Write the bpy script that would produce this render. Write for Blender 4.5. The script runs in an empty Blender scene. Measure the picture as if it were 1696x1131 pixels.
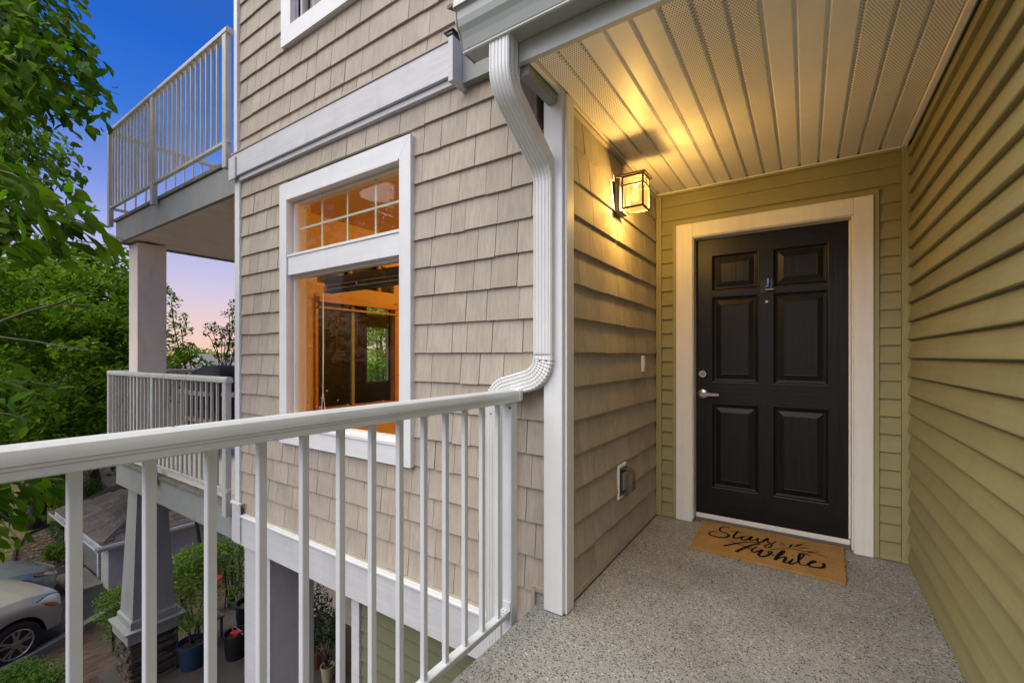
import bpy, bmesh, math, random
import numpy as np
from mathutils import Vector, Matrix
R = math.radians
random.seed(11); rng = np.random.default_rng(5)
scene = bpy.context.scene
COL = scene.collection

# ------------------------------------------------------------------ camera, sky, sun, exposure
cd = bpy.data.cameras.new('camera'); cam = bpy.data.objects.new('camera', cd); COL.objects.link(cam)
EYE = 1.23; YAW = R(33.7)
cam.location = (0, 0, EYE); cam.rotation_euler = (R(90), 0, YAW)
cd.sensor_width = 36; cd.lens = 36*730/1696; cd.shift_y = 0.01445
cd.clip_start = .02; cd.clip_end = 3000
scene.camera = cam

world = bpy.data.worlds.new('World'); scene.world = world; world.use_nodes = True
wn = world.node_tree; wn.nodes.clear()
def sky():
    N = wn.nodes; L = wn.links
    tc = N.new('ShaderNodeTexCoord'); sep = N.new('ShaderNodeSeparateXYZ'); L.new(tc.outputs['Generated'], sep.inputs[0])
    a = N.new('ShaderNodeMath'); a.operation = 'ARCSINE'; L.new(sep.outputs['Z'], a.inputs[0])
    m = N.new('ShaderNodeMapRange'); m.inputs['From Min'].default_value = 0; m.inputs['From Max'].default_value = R(90)
    L.new(a.outputs[0], m.inputs['Value'])
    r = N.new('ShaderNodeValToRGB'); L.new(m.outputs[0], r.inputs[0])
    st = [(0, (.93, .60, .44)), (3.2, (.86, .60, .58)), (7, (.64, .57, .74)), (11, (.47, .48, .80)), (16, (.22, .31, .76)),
          (23, (.025, .17, .68)), (30, (.001, .11, .60)), (40, (.03, .11, .44)), (55, (.17, .18, .21)), (70, (.25, .25, .24)), (90, (.26, .26, .25))]  # overhead greys are invented, out of view, to take blue off shaded faces
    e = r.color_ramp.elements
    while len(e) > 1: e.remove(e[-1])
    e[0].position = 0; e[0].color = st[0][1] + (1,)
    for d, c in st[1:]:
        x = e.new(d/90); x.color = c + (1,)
    nz = N.new('ShaderNodeTexNoise'); nz.inputs['Scale'].default_value = 2.2; nz.inputs['Detail'].default_value = 3
    sc_ = N.new('ShaderNodeMapping'); sc_.inputs['Scale'].default_value = (1, 1, 5); L.new(tc.outputs['Generated'], sc_.inputs[0]); L.new(sc_.outputs[0], nz.inputs['Vector'])
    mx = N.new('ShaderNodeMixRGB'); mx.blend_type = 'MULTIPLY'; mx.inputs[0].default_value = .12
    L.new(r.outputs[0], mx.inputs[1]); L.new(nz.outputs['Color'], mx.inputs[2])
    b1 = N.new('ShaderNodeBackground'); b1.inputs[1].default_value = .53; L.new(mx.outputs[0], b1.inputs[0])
    s = N.new('ShaderNodeTexSky'); s.sky_type = 'NISHITA'; s.sun_disc = False
    s.sun_elevation = R(SUN_EL); s.sun_rotation = R(SUN_ROT)
    b2 = N.new('ShaderNodeBackground'); b2.inputs[1].default_value = .006; L.new(s.outputs[0], b2.inputs[0])
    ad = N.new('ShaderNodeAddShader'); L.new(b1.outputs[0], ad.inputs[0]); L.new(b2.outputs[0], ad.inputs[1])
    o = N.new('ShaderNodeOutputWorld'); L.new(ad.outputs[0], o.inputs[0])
SUN_EL, SUN_ROT = 52, 205
sky()
sd = bpy.data.lights.new('sun', 'SUN'); sun = bpy.data.objects.new('sun', sd); COL.objects.link(sun)
sd.energy = 2.7; sd.angle = R(80); sd.color = (1, .945, .84)
# light travels from the open side, behind and to the side of the landing
_az = R(SUN_ROT); _v = Vector((math.sin(_az)*math.cos(R(SUN_EL)), math.cos(_az)*math.cos(R(SUN_EL)), math.sin(R(SUN_EL))))
sun.rotation_euler = _v.to_track_quat('Z', 'Y').to_euler()
sun.location = _v*30
scene.view_settings.view_transform = 'Standard'; scene.view_settings.look = 'None'
scene.view_settings.exposure = 0.95; scene.view_settings.gamma = 1
scene.view_settings.use_curve_mapping = False
scene.render.engine = 'CYCLES'
scene.cycles.use_denoising = True
scene.cycles.max_bounces = 8; scene.cycles.diffuse_bounces = 4; scene.cycles.transparent_max_bounces = 16
scene.cycles.sample_clamp_indirect = 6

# ------------------------------------------------------------------ helpers
def P(x, y, d):
    """a point at distance d along the level view axis, as seen at photograph position x, y"""
    u = (x-848)/730; f = Vector((-math.sin(YAW), math.cos(YAW), 0)); r = Vector((math.cos(YAW), math.sin(YAW), 0))
    return (f + r*u)*d + Vector((0, 0, EYE + (590-y)/730*d))

def tag(o, label=None, cat=None, group=None, kind=None):
    if label: o['label'] = label
    if cat: o['category'] = cat
    if group: o['group'] = group
    if kind: o['kind'] = kind
    return o
def thing(name, label, cat, loc=(0, 0, 0), rz=0, group=None):
    o = bpy.data.objects.new(name, None); COL.objects.link(o); o.location = loc; o.rotation_euler = (0, 0, rz)
    o.empty_display_size = .1
    return tag(o, label, cat, group)
def link(name, me, parent=None, loc=None, rz=0):
    o = bpy.data.objects.new(name, me); COL.objects.link(o)
    if parent: o.parent = parent
    if loc is not None: o.location = loc
    if rz: o.rotation_euler = (0, 0, rz)
    return o
def copy_tree(o, parent=None):
    c = o.copy(); COL.objects.link(c)
    if parent: c.parent = parent
    for ch in o.children: copy_tree(ch, c)
    return c

class MB:
    """collects shapes into one mesh"""
    def __init__(s): s.bm = bmesh.new()
    def box(s, x0, x1, y0, y1, z0, z1, bev=0, M=None):
        vs = [s.bm.verts.new((x, y, z)) for z in (z0, z1) for y in (y0, y1) for x in (x0, x1)]
        fs = [(0, 2, 3, 1), (4, 5, 7, 6), (0, 1, 5, 4), (2, 6, 7, 3), (0, 4, 6, 2), (1, 3, 7, 5)]
        F = [s.bm.faces.new([vs[i] for i in f]) for f in fs]
        if bev > 0:
            ed = list({e for f in F for e in f.edges})
            r = bmesh.ops.bevel(s.bm, geom=ed, offset=bev, segments=1, affect='EDGES', profile=.5)
            vs = list({v for f in r['faces'] for v in f.verts})
        if M is not None:
            bmesh.ops.transform(s.bm, matrix=M, verts=[v for v in vs if v.is_valid])
        return s
    def poly(s, pts, faces):
        vs = [s.bm.verts.new(p) for p in pts]
        for f in faces:
            try: s.bm.faces.new([vs[i] for i in f])
            except ValueError: pass
        return s
    def prism(s, pts2, a, b, fn):
        """closed 2-D outline between two offsets; fn(p, t) -> xyz"""
        n = len(pts2); A = [s.bm.verts.new(fn(p, a)) for p in pts2]; B = [s.bm.verts.new(fn(p, b)) for p in pts2]
        s.bm.faces.new(A[::-1]); s.bm.faces.new(B)
        for i in range(n): s.bm.faces.new((A[i], A[(i+1) % n], B[(i+1) % n], B[i]))
        return s
    def loft(s, rings, cap=True, closed=True):
        rr = [[s.bm.verts.new(p) for p in r] for r in rings]; n = len(rr[0])
        for a, b in zip(rr[:-1], rr[1:]):
            for i in range(n if closed else n-1):
                j = (i+1) % n
                s.bm.faces.new((a[i], a[j], b[j], b[i]))
        if cap and closed:
            s.bm.faces.new(rr[0][::-1]); s.bm.faces.new(rr[-1])
        return s
    def tube(s, pts, r, n=8, cap=True):
        pts = [Vector(p) for p in pts]; rs = r if hasattr(r, '__len__') else [r]*len(pts); rings = []
        up = Vector((0, 0, 1))
        for i, p in enumerate(pts):
            d = (pts[min(i+1, len(pts)-1)]-pts[max(i-1, 0)]).normalized()
            a = d.cross(up if abs(d.z) < .95 else Vector((1, 0, 0))).normalized(); b = d.cross(a)
            rings.append([p + (a*math.cos(t)+b*math.sin(t))*rs[i] for t in [2*math.pi*k/n for k in range(n)]])
        return s.loft(rings, cap)
    def lathe(s, prof, c=(0, 0, 0), n=20, cap=True):
        return s.loft([[(c[0]+r*math.cos(2*math.pi*k/n), c[1]+r*math.sin(2*math.pi*k/n), c[2]+z) for k in range(n)] for r, z in prof], cap)
    def build(s, name, m, parent=None, smooth=False, auto=None):
        bmesh.ops.recalc_face_normals(s.bm, faces=s.bm.faces)
        me = bpy.data.meshes.new(name); s.bm.to_mesh(me); s.bm.free()
        for x in (m if isinstance(m, (list, tuple)) else [m]): me.materials.append(x)
        if smooth: me.polygons.foreach_set('use_smooth', [True]*len(me.polygons))
        if auto: me.set_sharp_from_angle(angle=R(auto))
        return link(name, me, parent)
def quick(name, m, parent, *a, bev=.002):
    return MB().box(*a, bev=bev).build(name, m, parent)
def raw_mesh(name, V, F, m, parent=None):
    me = bpy.data.meshes.new(name); V = np.asarray(V, np.float32); F = np.asarray(F, np.int32)
    me.vertices.add(len(V)); me.vertices.foreach_set('co', V.ravel())
    k = F.shape[1]; me.loops.add(F.size); me.loops.foreach_set('vertex_index', F.ravel())
    me.polygons.add(len(F)); me.polygons.foreach_set('loop_start', np.arange(0, F.size, k, dtype=np.int32))
    me.polygons.foreach_set('loop_total', np.full(len(F), k, np.int32)); me.update(calc_edges=True); me.materials.append(m)
    return link(name, me, parent)

# ------------------------------------------------------------------ materials
def new_mat(name):
    m = bpy.data.materials.new(name); m.use_nodes = True
    t = m.node_tree; b = t.nodes['Principled BSDF']
    return m, t, b
def coords(t, scale=(1, 1, 1), rnd=True):
    tc = t.nodes.new('ShaderNodeTexCoord'); mp = t.nodes.new('ShaderNodeMapping'); mp.inputs['Scale'].default_value = scale
    t.links.new(tc.outputs['Object'], mp.inputs['Vector'])
    if rnd:
        oi = t.nodes.new('ShaderNodeObjectInfo'); mu = t.nodes.new('ShaderNodeMath'); mu.operation = 'MULTIPLY'; mu.inputs[1].default_value = 40
        t.links.new(oi.outputs['Random'], mu.inputs[0]); t.links.new(mu.outputs[0], mp.inputs['Location'])
    return mp.outputs[0]
def noise(t, vec, scale, detail=4, rough=.55):
    n = t.nodes.new('ShaderNodeTexNoise'); n.inputs['Scale'].default_value = scale; n.inputs['Detail'].default_value = detail
    n.inputs['Roughness'].default_value = rough; t.links.new(vec, n.inputs['Vector']); return n
def ramp(t, fac, stops):
    r = t.nodes.new('ShaderNodeValToRGB'); e = r.color_ramp.elements
    e[0].position, e[0].color = stops[0][0], tuple(stops[0][1]) + (1,)
    e[1].position, e[1].color = stops[-1][0], tuple(stops[-1][1]) + (1,)
    for p, c in stops[1:-1]:
        x = e.new(p); x.color = tuple(c) + (1,)
    t.links.new(fac, r.inputs[0]); return r
def mixc(t, fac, a, b, mode='MIX'):
    m = t.nodes.new('ShaderNodeMixRGB'); m.blend_type = mode
    for i, v in zip((0, 1, 2), (fac, a, b)):
        if isinstance(v, (int, float)): m.inputs[i].default_value = v
        elif isinstance(v, tuple): m.inputs[i].default_value = v if len(v) == 4 else v + (1,)
        else: t.links.new(v, m.inputs[i])
    return m.outputs[0]
def sc(c, k): return tuple(min(1, max(0, x*k)) for x in c)
def paint(name, col, rough=.55, var=.10, nsc=3, objrand=0, grain=None, gsc=1, gvar=.10, gbump=.25, metal=0, dirt=0, dirtcol=(.10, .09, .06), bump=0, bsc=120, dist=.002, spec=.4):
    m, t, b = new_mat(name)
    v = coords(t); n = noise(t, v, nsc)
    c = ramp(t, n.outputs['Fac'], [(.3, sc(col, 1-var)), (.7, sc(col, 1+var))]).outputs[0]
    h = None
    if grain:
        g = noise(t, coords(t, grain), gsc, 3, .6)
        c = mixc(t, 1.0, c, ramp(t, g.outputs['Fac'], [(.35, (1-gvar,)*3), (.65, (1, 1, 1))]).outputs[0], 'MULTIPLY'); h = g.outputs['Fac']; hs = gbump
    if bump:
        g = noise(t, coords(t), bsc, 3, .6); h = g.outputs['Fac']; hs = bump
    if objrand:
        oi = t.nodes.new('ShaderNodeObjectInfo')
        c = mixc(t, 1.0, c, ramp(t, oi.outputs['Random'], [(0, (1-objrand,)*3), (1, (1+objrand*.0, 1, 1))]).outputs[0], 'MULTIPLY')
    if dirt:
        gp_ = t.nodes.new('ShaderNodeNewGeometry'); ms = t.nodes.new('ShaderNodeMapping'); ms.inputs['Scale'].default_value = (3.2, 3.2, .8); t.links.new(gp_.outputs['Position'], ms.inputs['Vector'])
        d = noise(t, ms.outputs[0], 2.6, 8, .72)
        f = ramp(t, d.outputs['Fac'], [(.52, (0, 0, 0)), (.78, (dirt,)*3)]).outputs[0]
        c = mixc(t, f, c, dirtcol)
    t.links.new(c, b.inputs['Base Color']); b.inputs['Roughness'].default_value = rough; b.inputs['Metallic'].default_value = metal
    b.inputs['Specular IOR Level'].default_value = spec
    if h is not None:
        bp = t.nodes.new('ShaderNodeBump'); bp.inputs['Strength'].default_value = hs; bp.inputs['Distance'].default_value = dist
        t.links.new(h, bp.inputs['Height']); t.links.new(bp.outputs[0], b.inputs['Normal'])
    return m
TAUPE = (.46, .404, .336)
M = {}
M['shingle'] = paint('taupe_shingle', TAUPE, .75, .07, 5, objrand=.12, grain=(90, 90, 3), gvar=.17, gbump=.45, dirt=.34, dirtcol=(.17, .145, .115), spec=.25)
M['shingle_dark'] = paint('shingle_gap', (.10, .082, .065), .9, .1)
M['taupe_trim'] = paint('taupe_trim', (.42, .36, .29), .6, .06, 4, dirt=.25)
M['column'] = paint('column_paint', (.84, .76, .66), .6, .05, 4, dirt=.25)
M['mossy'] = paint('mossy_edge', (.17, .175, .14), .8, .3, 8, dirt=.7, dirtcol=(.06, .07, .035))
M['white'] = paint('white_trim', (.71, .73, .75), .5, .03, 6, grain=(30, 30, 1.2), gvar=.05, gbump=.12, dirt=.10)
M['white_h'] = paint('white_trim_level', (.71, .73, .75), .5, .03, 6, grain=(1.2, 30, 30), gvar=.05, gbump=.12, dirt=.12)
M['grey_belt'] = paint('grey_belt', (.56, .575, .60), .6, .05, 5, grain=(3, 60, 60), gvar=.08, gbump=.5, dirt=.2)
M['grey_trim'] = paint('grey_trim', (.27, .285, .275), .6, .06, 4, dirt=.35, dirtcol=(.12, .13, .09))
M['rail'] = paint('rail_paint', (.63, .665, .70), .38, .05, 5, dirt=.22, dirtcol=(.30, .29, .25))
M['rail_old'] = paint('old_rail_paint', (.46, .465, .445), .5, .08, 6, dirt=.5, dirtcol=(.10, .11, .07))
M['downspout'] = paint('downspout_metal', (.66, .68, .68), .36, .04, 6, dirt=.15, spec=.6)
M['gutter'] = paint('gutter_metal', (.34, .375, .36), .4, .05, 4, spec=.6, dirt=.15)
M['gutter_lip'] = paint('gutter_white', (.60, .61, .61), .4, .05, 4, spec=.6)
M['green'] = paint('green_siding', (.318, .292, .142), .6, .06, 3, objrand=.08, grain=(1.2, 60, 60), gvar=.08, gbump=.3, dirt=.18)
M['green_y'] = paint('green_siding_across', (.318, .292, .142), .6, .06, 3, objrand=.16, grain=(60, 1.2, 60), gvar=.09, gbump=.35, dirt=.20)
M['green_trim'] = paint('green_trim', (.32, .296, .148), .55, .05, 3)
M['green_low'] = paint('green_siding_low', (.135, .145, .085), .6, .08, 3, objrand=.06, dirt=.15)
M['cream'] = paint('cream_casing', (.80, .785, .75), .5, .03, 6, grain=(30, 30, 1.2), gvar=.05, gbump=.2, dirt=.1)
M['soffit'] = paint('soffit_vinyl', (.82, .80, .76), .42, .03, 3, dirt=.14, dirtcol=(.4, .34, .24))
M['soffit_pink'] = paint('balcony_soffit', (.88, .77, .68), .6, .05, 4, dirt=.2)
M['black_door'] = paint('black_door', (.0065, .0065, .007), .42, .3, 6, grain=(38, 38, 1.6), gsc=1.6, gvar=.55, gbump=.55, dist=.003, spec=.34)
M['black_door_h'] = paint('black_door_level', (.0065, .0065, .007), .42, .3, 6, grain=(1.6, 38, 38), gsc=1.6, gvar=.55, gbump=.5, dist=.003, spec=.34)
M['nickel'] = paint('satin_nickel', (.50, .48, .44), .3, .05, metal=1)
M['brass'] = paint('dull_brass', (.45, .34, .18), .35, .05, metal=1)
M['pewter'] = paint('pewter', (.22, .25, .29), .35, .05, metal=1)
M['threshold'] = paint('threshold_metal', (.13, .125, .11), .5, .15, dirt=.3)
M['lamp_metal'] = paint('lamp_bronze', (.075, .055, .038), .5, .1, metal=.3)
M['black'] = paint('black_fabric', (.012, .012, .014), .75, .3, 6, bump=.4, bsc=20, dist=.02)
M['dark_metal'] = paint('dark_metal', (.03, .03, .032), .4, .2)
M['steel'] = paint('steel', (.5, .5, .5), .35, .1, metal=.6)
M['asphalt'] = paint('asphalt', (.035, .033, .034), .9, .35, 1.5, bump=.6, bsc=90, dist=.006, dirt=.3, dirtcol=(.07, .06, .055))
M['concrete'] = paint('old_concrete', (.21, .195, .175), .9, .15, 3, bump=.4, bsc=60, dirt=.4, dirtcol=(.09, .08, .07))
M['soil'] = paint('bark_mulch', (.075, .048, .033), .95, .5, 6, bump=1, bsc=30, dist=.03, dirt=.5, dirtcol=(.16, .12, .085))
M['lawn'] = paint('lawn_grass', (.135, .125, .035), .95, .35, 1.2, bump=1, bsc=60, dist=.03, dirt=.5, dirtcol=(.22, .16, .07))
M['bark'] = paint('tree_bark', (.07, .055, .04), .9, .3, 6, grain=(20, 20, 3), gvar=.5, gbump=.8, dist=.01)
M['twig'] = paint('twig_bark', (.12, .10, .07), .85, .3, 6)
M['roof_shingle'] = paint('roof_shingle', (.34, .28, .245), .92, .14, 6, objrand=.4, grain=(14, 14, 14), gvar=.3, bump=.5, bsc=120)
M['garage_white'] = paint('garage_siding', (.52, .515, .50), .65, .06, 3, dirt=.3)
M['garage_door'] = paint('garage_door', (.20, .21, .19), .6, .1, 3, dirt=.3)
M['stone'] = paint('ledge_stone', (.105, .082, .066), .9, .3, 9, objrand=.65, bump=1, bsc=30, dist=.02)
M['stone_dark'] = paint('stone_joint', (.02, .017, .015), .95)
M['room'] = paint('room_wall', (.60, .46, .25), .8, .03, 2)
M['wood_trim'] = paint('honey_wood_trim', (.50, .29, .10), .45, .1, 4, grain=(2, 2, 40), gvar=.2)
M['reflection_box'] = paint('reflection_box_wall', (.12, .08, .052), .8, .15, 2)
M['carpet'] = paint('carpet', (.25, .19, .13), .95, .1)
M['sash'] = paint('sash_vinyl', (.68, .70, .68), .45, .03)
M['muntin'] = paint('muntin_vinyl', (.50, .56, .46), .5, .03)
M['pot_blue'] = paint('blue_glaze', (.022, .045, .085), .35, .2)
M['pot_black'] = paint('black_plastic', (.013, .013, .013), .45, .2)
M['pot_cream'] = paint('cream_glaze', (.33, .31, .19), .4, .15, dirt=.3)
M['terracotta'] = paint('terracotta', (.23, .075, .035), .8, .2)
M['pot_teal'] = paint('teal_glaze', (.10, .19, .17), .4, .15)
M['red'] = paint('red_plastic', (.42, .03, .03), .45, .1)
M['blue'] = paint('blue_plastic', (.04, .13, .50), .45, .1)
M['petal'] = paint('pale_petal', (.62, .52, .46), .7, .1)
M['suv'] = paint('champagne_paint', (.46, .44, .385), .26, .03, 2, metal=.35, spec=.6)
M['sedan'] = paint('grey_blue_paint', (.25, .29, .295), .26, .03, 2, metal=.3, spec=.5)
M['tyre'] = paint('tyre_rubber', (.022, .021, .02), .8, .2, 8)
M['alloy'] = paint('alloy_rim', (.42, .41, .39), .35, .05, metal=.8)
M['car_glass'] = paint('car_glass', (.015, .018, .02), .08, .05, spec=.8)
M['amber'] = paint('amber_lens', (.55, .16, .02), .25, .05)
M['lens'] = paint('headlight_lens', (.72, .74, .66), .15, .1, 14, spec=.8)
M['house_roof'] = paint('far_roof', (.20, .165, .145), .9, .12, 3)
M['far_wall'] = paint('far_wall', (.45, .42, .38), .8, .06)
M['weather_wood'] = paint('weathered_wood', (.14, .115, .10), .85, .3, 5, grain=(30, 30, 2), gvar=.4)
M['paper'] = paint('picture_paper', (.16, .13, .10), .7, .5, 14)

def glass(name, tint=(1, 1, 1), refl=1.0, spots=False):
    m, t, b = new_mat(name); t.nodes.remove(b); out = t.nodes['Material Output']
    tr = t.nodes.new('ShaderNodeBsdfTransparent'); tr.inputs[0].default_value = tint + (1,)
    gl = t.nodes.new('ShaderNodeBsdfGlossy'); gl.inputs['Roughness'].default_value = .01
    fr = t.nodes.new('ShaderNodeLayerWeight'); fr.inputs[0].default_value = .5
    pw = t.nodes.new('ShaderNodeMath'); pw.operation = 'POWER'; pw.inputs[1].default_value = 5; t.links.new(fr.outputs['Facing'], pw.inputs[0])
    mu = t.nodes.new('ShaderNodeMath'); mu.operation = 'MULTIPLY_ADD'; mu.inputs[1].default_value = .8*refl; mu.inputs[2].default_value = .012*refl; t.links.new(pw.outputs[0], mu.inputs[0])
    mx = t.nodes.new('ShaderNodeMixShader'); t.links.new(mu.outputs[0], mx.inputs[0]); t.links.new(tr.outputs[0], mx.inputs[1]); t.links.new(gl.outputs[0], mx.inputs[2])
    res = mx.outputs[0]
    if spots:   # dried pink splashes and dust on the pane
        v = coords(t, (1, 1, 1), False)
        w = noise(t, v, 5, 2); vv = mixc(t, .08, v, w.outputs['Color'])
        vo = t.nodes.new('ShaderNodeTexVoronoi'); vo.inputs['Scale'].default_value = 17; t.links.new(vv, vo.inputs['Vector'])
        big = noise(t, v, 3.2, 2)
        c1 = ramp(t, vo.outputs['Distance'], [(.10, (1, 1, 1)), (.17, (0, 0, 0))]).outputs[0]
        c2 = ramp(t, big.outputs['Fac'], [(.56, (0, 0, 0)), (.68, (.75, .75, .75))]).outputs[0]
        f = mixc(t, 1, c1, c2, 'MULTIPLY')
        df = t.nodes.new('ShaderNodeBsdfDiffuse'); df.inputs[0].default_value = (.55, .16, .38, 1)
        m2 = t.nodes.new('ShaderNodeMixShader'); t.links.new(f, m2.inputs[0]); t.links.new(res, m2.inputs[1]); t.links.new(df.outputs[0], m2.inputs[2]); res = m2.outputs[0]
    t.links.new(res, out.inputs[0]); return m
M['glass'] = glass('window_glass', (.97, .97, .95), 1.0, True)
M['glass_plain'] = glass('clear_glass', (.9, .97, .93), 1.0)

def leaf_mat(name, cols, transl=.35, rough=.45):
    m, t, b = new_mat(name); out = t.nodes['Material Output']
    g = t.nodes.new('ShaderNodeNewGeometry'); oi = t.nodes.new('ShaderNodeObjectInfo')
    ad = t.nodes.new('ShaderNodeMath'); t.links.new(g.outputs['Random Per Island'], ad.inputs[0]); t.links.new(oi.outputs['Random'], ad.inputs[1])
    fr = t.nodes.new('ShaderNodeMath'); fr.operation = 'FRACT'; t.links.new(ad.outputs[0], fr.inputs[0])
    k = len(cols)-1
    c = ramp(t, fr.outputs[0], [(i/k, x) for i, x in enumerate(cols)]).outputs[0]
    n = noise(t, coords(t, (1, 1, 1), False), 1.3, 3); c = mixc(t, 1, c, ramp(t, n.outputs['Fac'], [(.3, (.62, .66, .6)), (.7, (1.0, 1.0, 1.0))]).outputs[0], 'MULTIPLY')
    t.links.new(c, b.inputs['Base Color']); b.inputs['Roughness'].default_value = .6; b.inputs['Specular IOR Level'].default_value = .12
    tl = t.nodes.new('ShaderNodeBsdfTranslucent'); t.links.new(mixc(t, 1, c, (1.0, 1.25, .5, 1), 'MULTIPLY'), tl.inputs[0])
    mx = t.nodes.new('ShaderNodeMixShader'); mx.inputs[0].default_value = transl
    t.links.new(b.outputs[0], mx.inputs[1]); t.links.new(tl.outputs[0], mx.inputs[2]); t.links.new(mx.outputs[0], out.inputs[0])
    return m
M['leaf'] = leaf_mat('ash_leaf', [(.05, .125, .006), (.10, .21, .008), (.17, .29, .012), (.065, .15, .008), (.22, .33, .016)], .55)
M['leaf_bg'] = leaf_mat('woodland_leaf', [(.05, .105, .010), (.11, .20, .014), (.22, .34, .025), (.06, .12, .010), (.29, .39, .045)], .48)
M['leaf_dark'] = leaf_mat('maple_leaf', [(.035, .065, .018), (.06, .095, .025), (.085, .125, .03)], .4)
M['leaf_shrub'] = leaf_mat('shrub_leaf', [(.08, .17, .018), (.15, .27, .025), (.23, .36, .04), (.10, .19, .02)], .4)
M['leaf_hedge'] = leaf_mat('hedge_leaf', [(.05, .12, .018), (.09, .18, .025), (.13, .23, .04)], .35)
M['leaf_pot'] = leaf_mat('pot_plant_leaf', [(.02, .045, .012), (.04, .07, .018), (.06, .09, .03)], .3)

def aggregate():
    m, t, b = new_mat('exposed_aggregate')
    v = coords(t, (1, 1, 1), False)
    w = noise(t, v, 40, 2); vv = mixc(t, .012, v, w.outputs['Color'])
    vo = t.nodes.new('ShaderNodeTexVoronoi'); vo.inputs['Scale'].default_value = 118; t.links.new(vv, vo.inputs['Vector'])
    sp = t.nodes.new('ShaderNodeSeparateColor'); t.links.new(vo.outputs['Color'], sp.inputs[0])
    st = ramp(t, sp.outputs[0], [(0, (.025, .026, .03)), (.28, (.06, .06, .065)), (.40, (.235, .225, .205)), (.62, (.34, .34, .335)), (.76, (.13, .115, .10)), (1, (.62, .62, .60))]).outputs[0]
    edge = ramp(t, vo.outputs['Distance'], [(.32, (0, 0, 0)), (.55, (1, 1, 1))]).outputs[0]
    c = mixc(t, edge, st, (.31, .31, .305))
    bg = noise(t, v, 1.7, 5); c = mixc(t, 1, c, ramp(t, bg.outputs['Fac'], [(.3, (.68, .67, .65)), (.55, (.95, .95, .95)), (.7, (1.0, 1.0, 1.0))]).outputs[0], 'MULTIPLY')
    t.links.new(c, b.inputs['Base Color']); b.inputs['Roughness'].default_value = .72
    bp = t.nodes.new('ShaderNodeBump'); bp.inputs['Strength'].default_value = .7; bp.inputs['Distance'].default_value = .004; bp.invert = True
    t.links.new(vo.outputs['Distance'], bp.inputs['Height']); t.links.new(bp.outputs[0], b.inputs['Normal']); return m
M['aggregate'] = aggregate()

def coir():
    m, t, b = new_mat('coir_fibre')
    v = coords(t, (1, 1, 1), False); n = noise(t, v, 240, 4, .7); n2 = noise(t, v, 9, 3)
    c = ramp(t, n.outputs['Fac'], [(.3, (.22, .115, .036)), (.5, (.44, .255, .095)), (.7, (.60, .39, .17))]).outputs[0]
    c = mixc(t, 1, c, ramp(t, n2.outputs['Fac'], [(.3, (.8, .78, .75)), (.7, (1, 1, 1))]).outputs[0], 'MULTIPLY')
    t.links.new(c, b.inputs['Base Color']); b.inputs['Roughness'].default_value = .95; b.inputs['Specular IOR Level'].default_value = .1
    bp = t.nodes.new('ShaderNodeBump'); bp.inputs['Strength'].default_value = 1; bp.inputs['Distance'].default_value = .004
    t.links.new(n.outputs['Fac'], bp.inputs['Height']); t.links.new(bp.outputs[0], b.inputs['Normal']); return m
M['coir'] = coir()
M['ink'] = paint('mat_print', (.012, .010, .009), .95, .3, 60, bump=.8, bsc=240, spec=.1)

def vented():
    m, t, b = new_mat('vented_soffit')
    tc = t.nodes.new('ShaderNodeTexCoord'); s = t.nodes.new('ShaderNodeSeparateXYZ'); t.links.new(tc.outputs['Object'], s.inputs[0])
    def mt(op, a, bb=None):
        n = t.nodes.new('ShaderNodeMath'); n.operation = op
        for i, v in enumerate((a, bb)):
            if v is None: continue
            if isinstance(v, (int, float)): n.inputs[i].default_value = v
            else: t.links.new(v, n.inputs[i])
        return n.outputs[0]
    ux = mt('DIVIDE', s.outputs[0], .0098); uy = mt('DIVIDE', s.outputs[1], .0105)
    row = mt('FLOOR', uy); odd = mt('MULTIPLY', mt('MODULO', mt('ABSOLUTE', row), 2.0), .5)
    fx = mt('SUBTRACT', mt('FRACT', mt('ADD', ux, odd)), .5); fy = mt('SUBTRACT', mt('FRACT', uy), .5)
    d = mt('SQRT', mt('ADD', mt('MULTIPLY', fx, fx), mt('MULTIPLY', fy, fy)))
    hole = mt('LESS_THAN', d, .25)
    n = noise(t, coords(t), 3); base = ramp(t, n.outputs['Fac'], [(.3, (.79, .77, .73)), (.7, (.84, .82, .78))]).outputs[0]
    c = mixc(t, hole, base, (.06, .045, .03))
    t.links.new(c, b.inputs['Base Color']); b.inputs['Roughness'].default_value = .45; return m
M['vented'] = vented()

def emit(name, col, k, transp=0, tint=(1, .8, .45)):
    m, t, b = new_mat(name); t.nodes.remove(b); out = t.nodes['Material Output']
    e = t.nodes.new('ShaderNodeEmission'); e.inputs[0].default_value = col + (1,); e.inputs[1].default_value = k
    if transp:
        n = noise(t, coords(t, (1, 1, 1), False), 30, 3)
        tr = t.nodes.new('ShaderNodeBsdfTransparent'); tr.inputs[0].default_value = tint + (1,)
        mx = t.nodes.new('ShaderNodeMixShader'); t.links.new(ramp(t, n.outputs['Fac'], [(.3, (transp-.08,)*3), (.7, (transp+.08,)*3)]).outputs[0], mx.inputs[0])
        t.links.new(e.outputs[0], mx.inputs[1]); t.links.new(tr.outputs[0], mx.inputs[2]); t.links.new(mx.outputs[0], out.inputs[0])
    else: t.links.new(e.outputs[0], out.inputs[0])
    return m
M['lamp_glass'] = emit('amber_glass', (1, .60, .15), .62, .42, (1, .88, .62))
M['bulb'] = emit('bulb', (1, .80, .42), 2.6)
M['room_bulb'] = emit('room_bulb', (1, .75, .4), 4)

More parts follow.
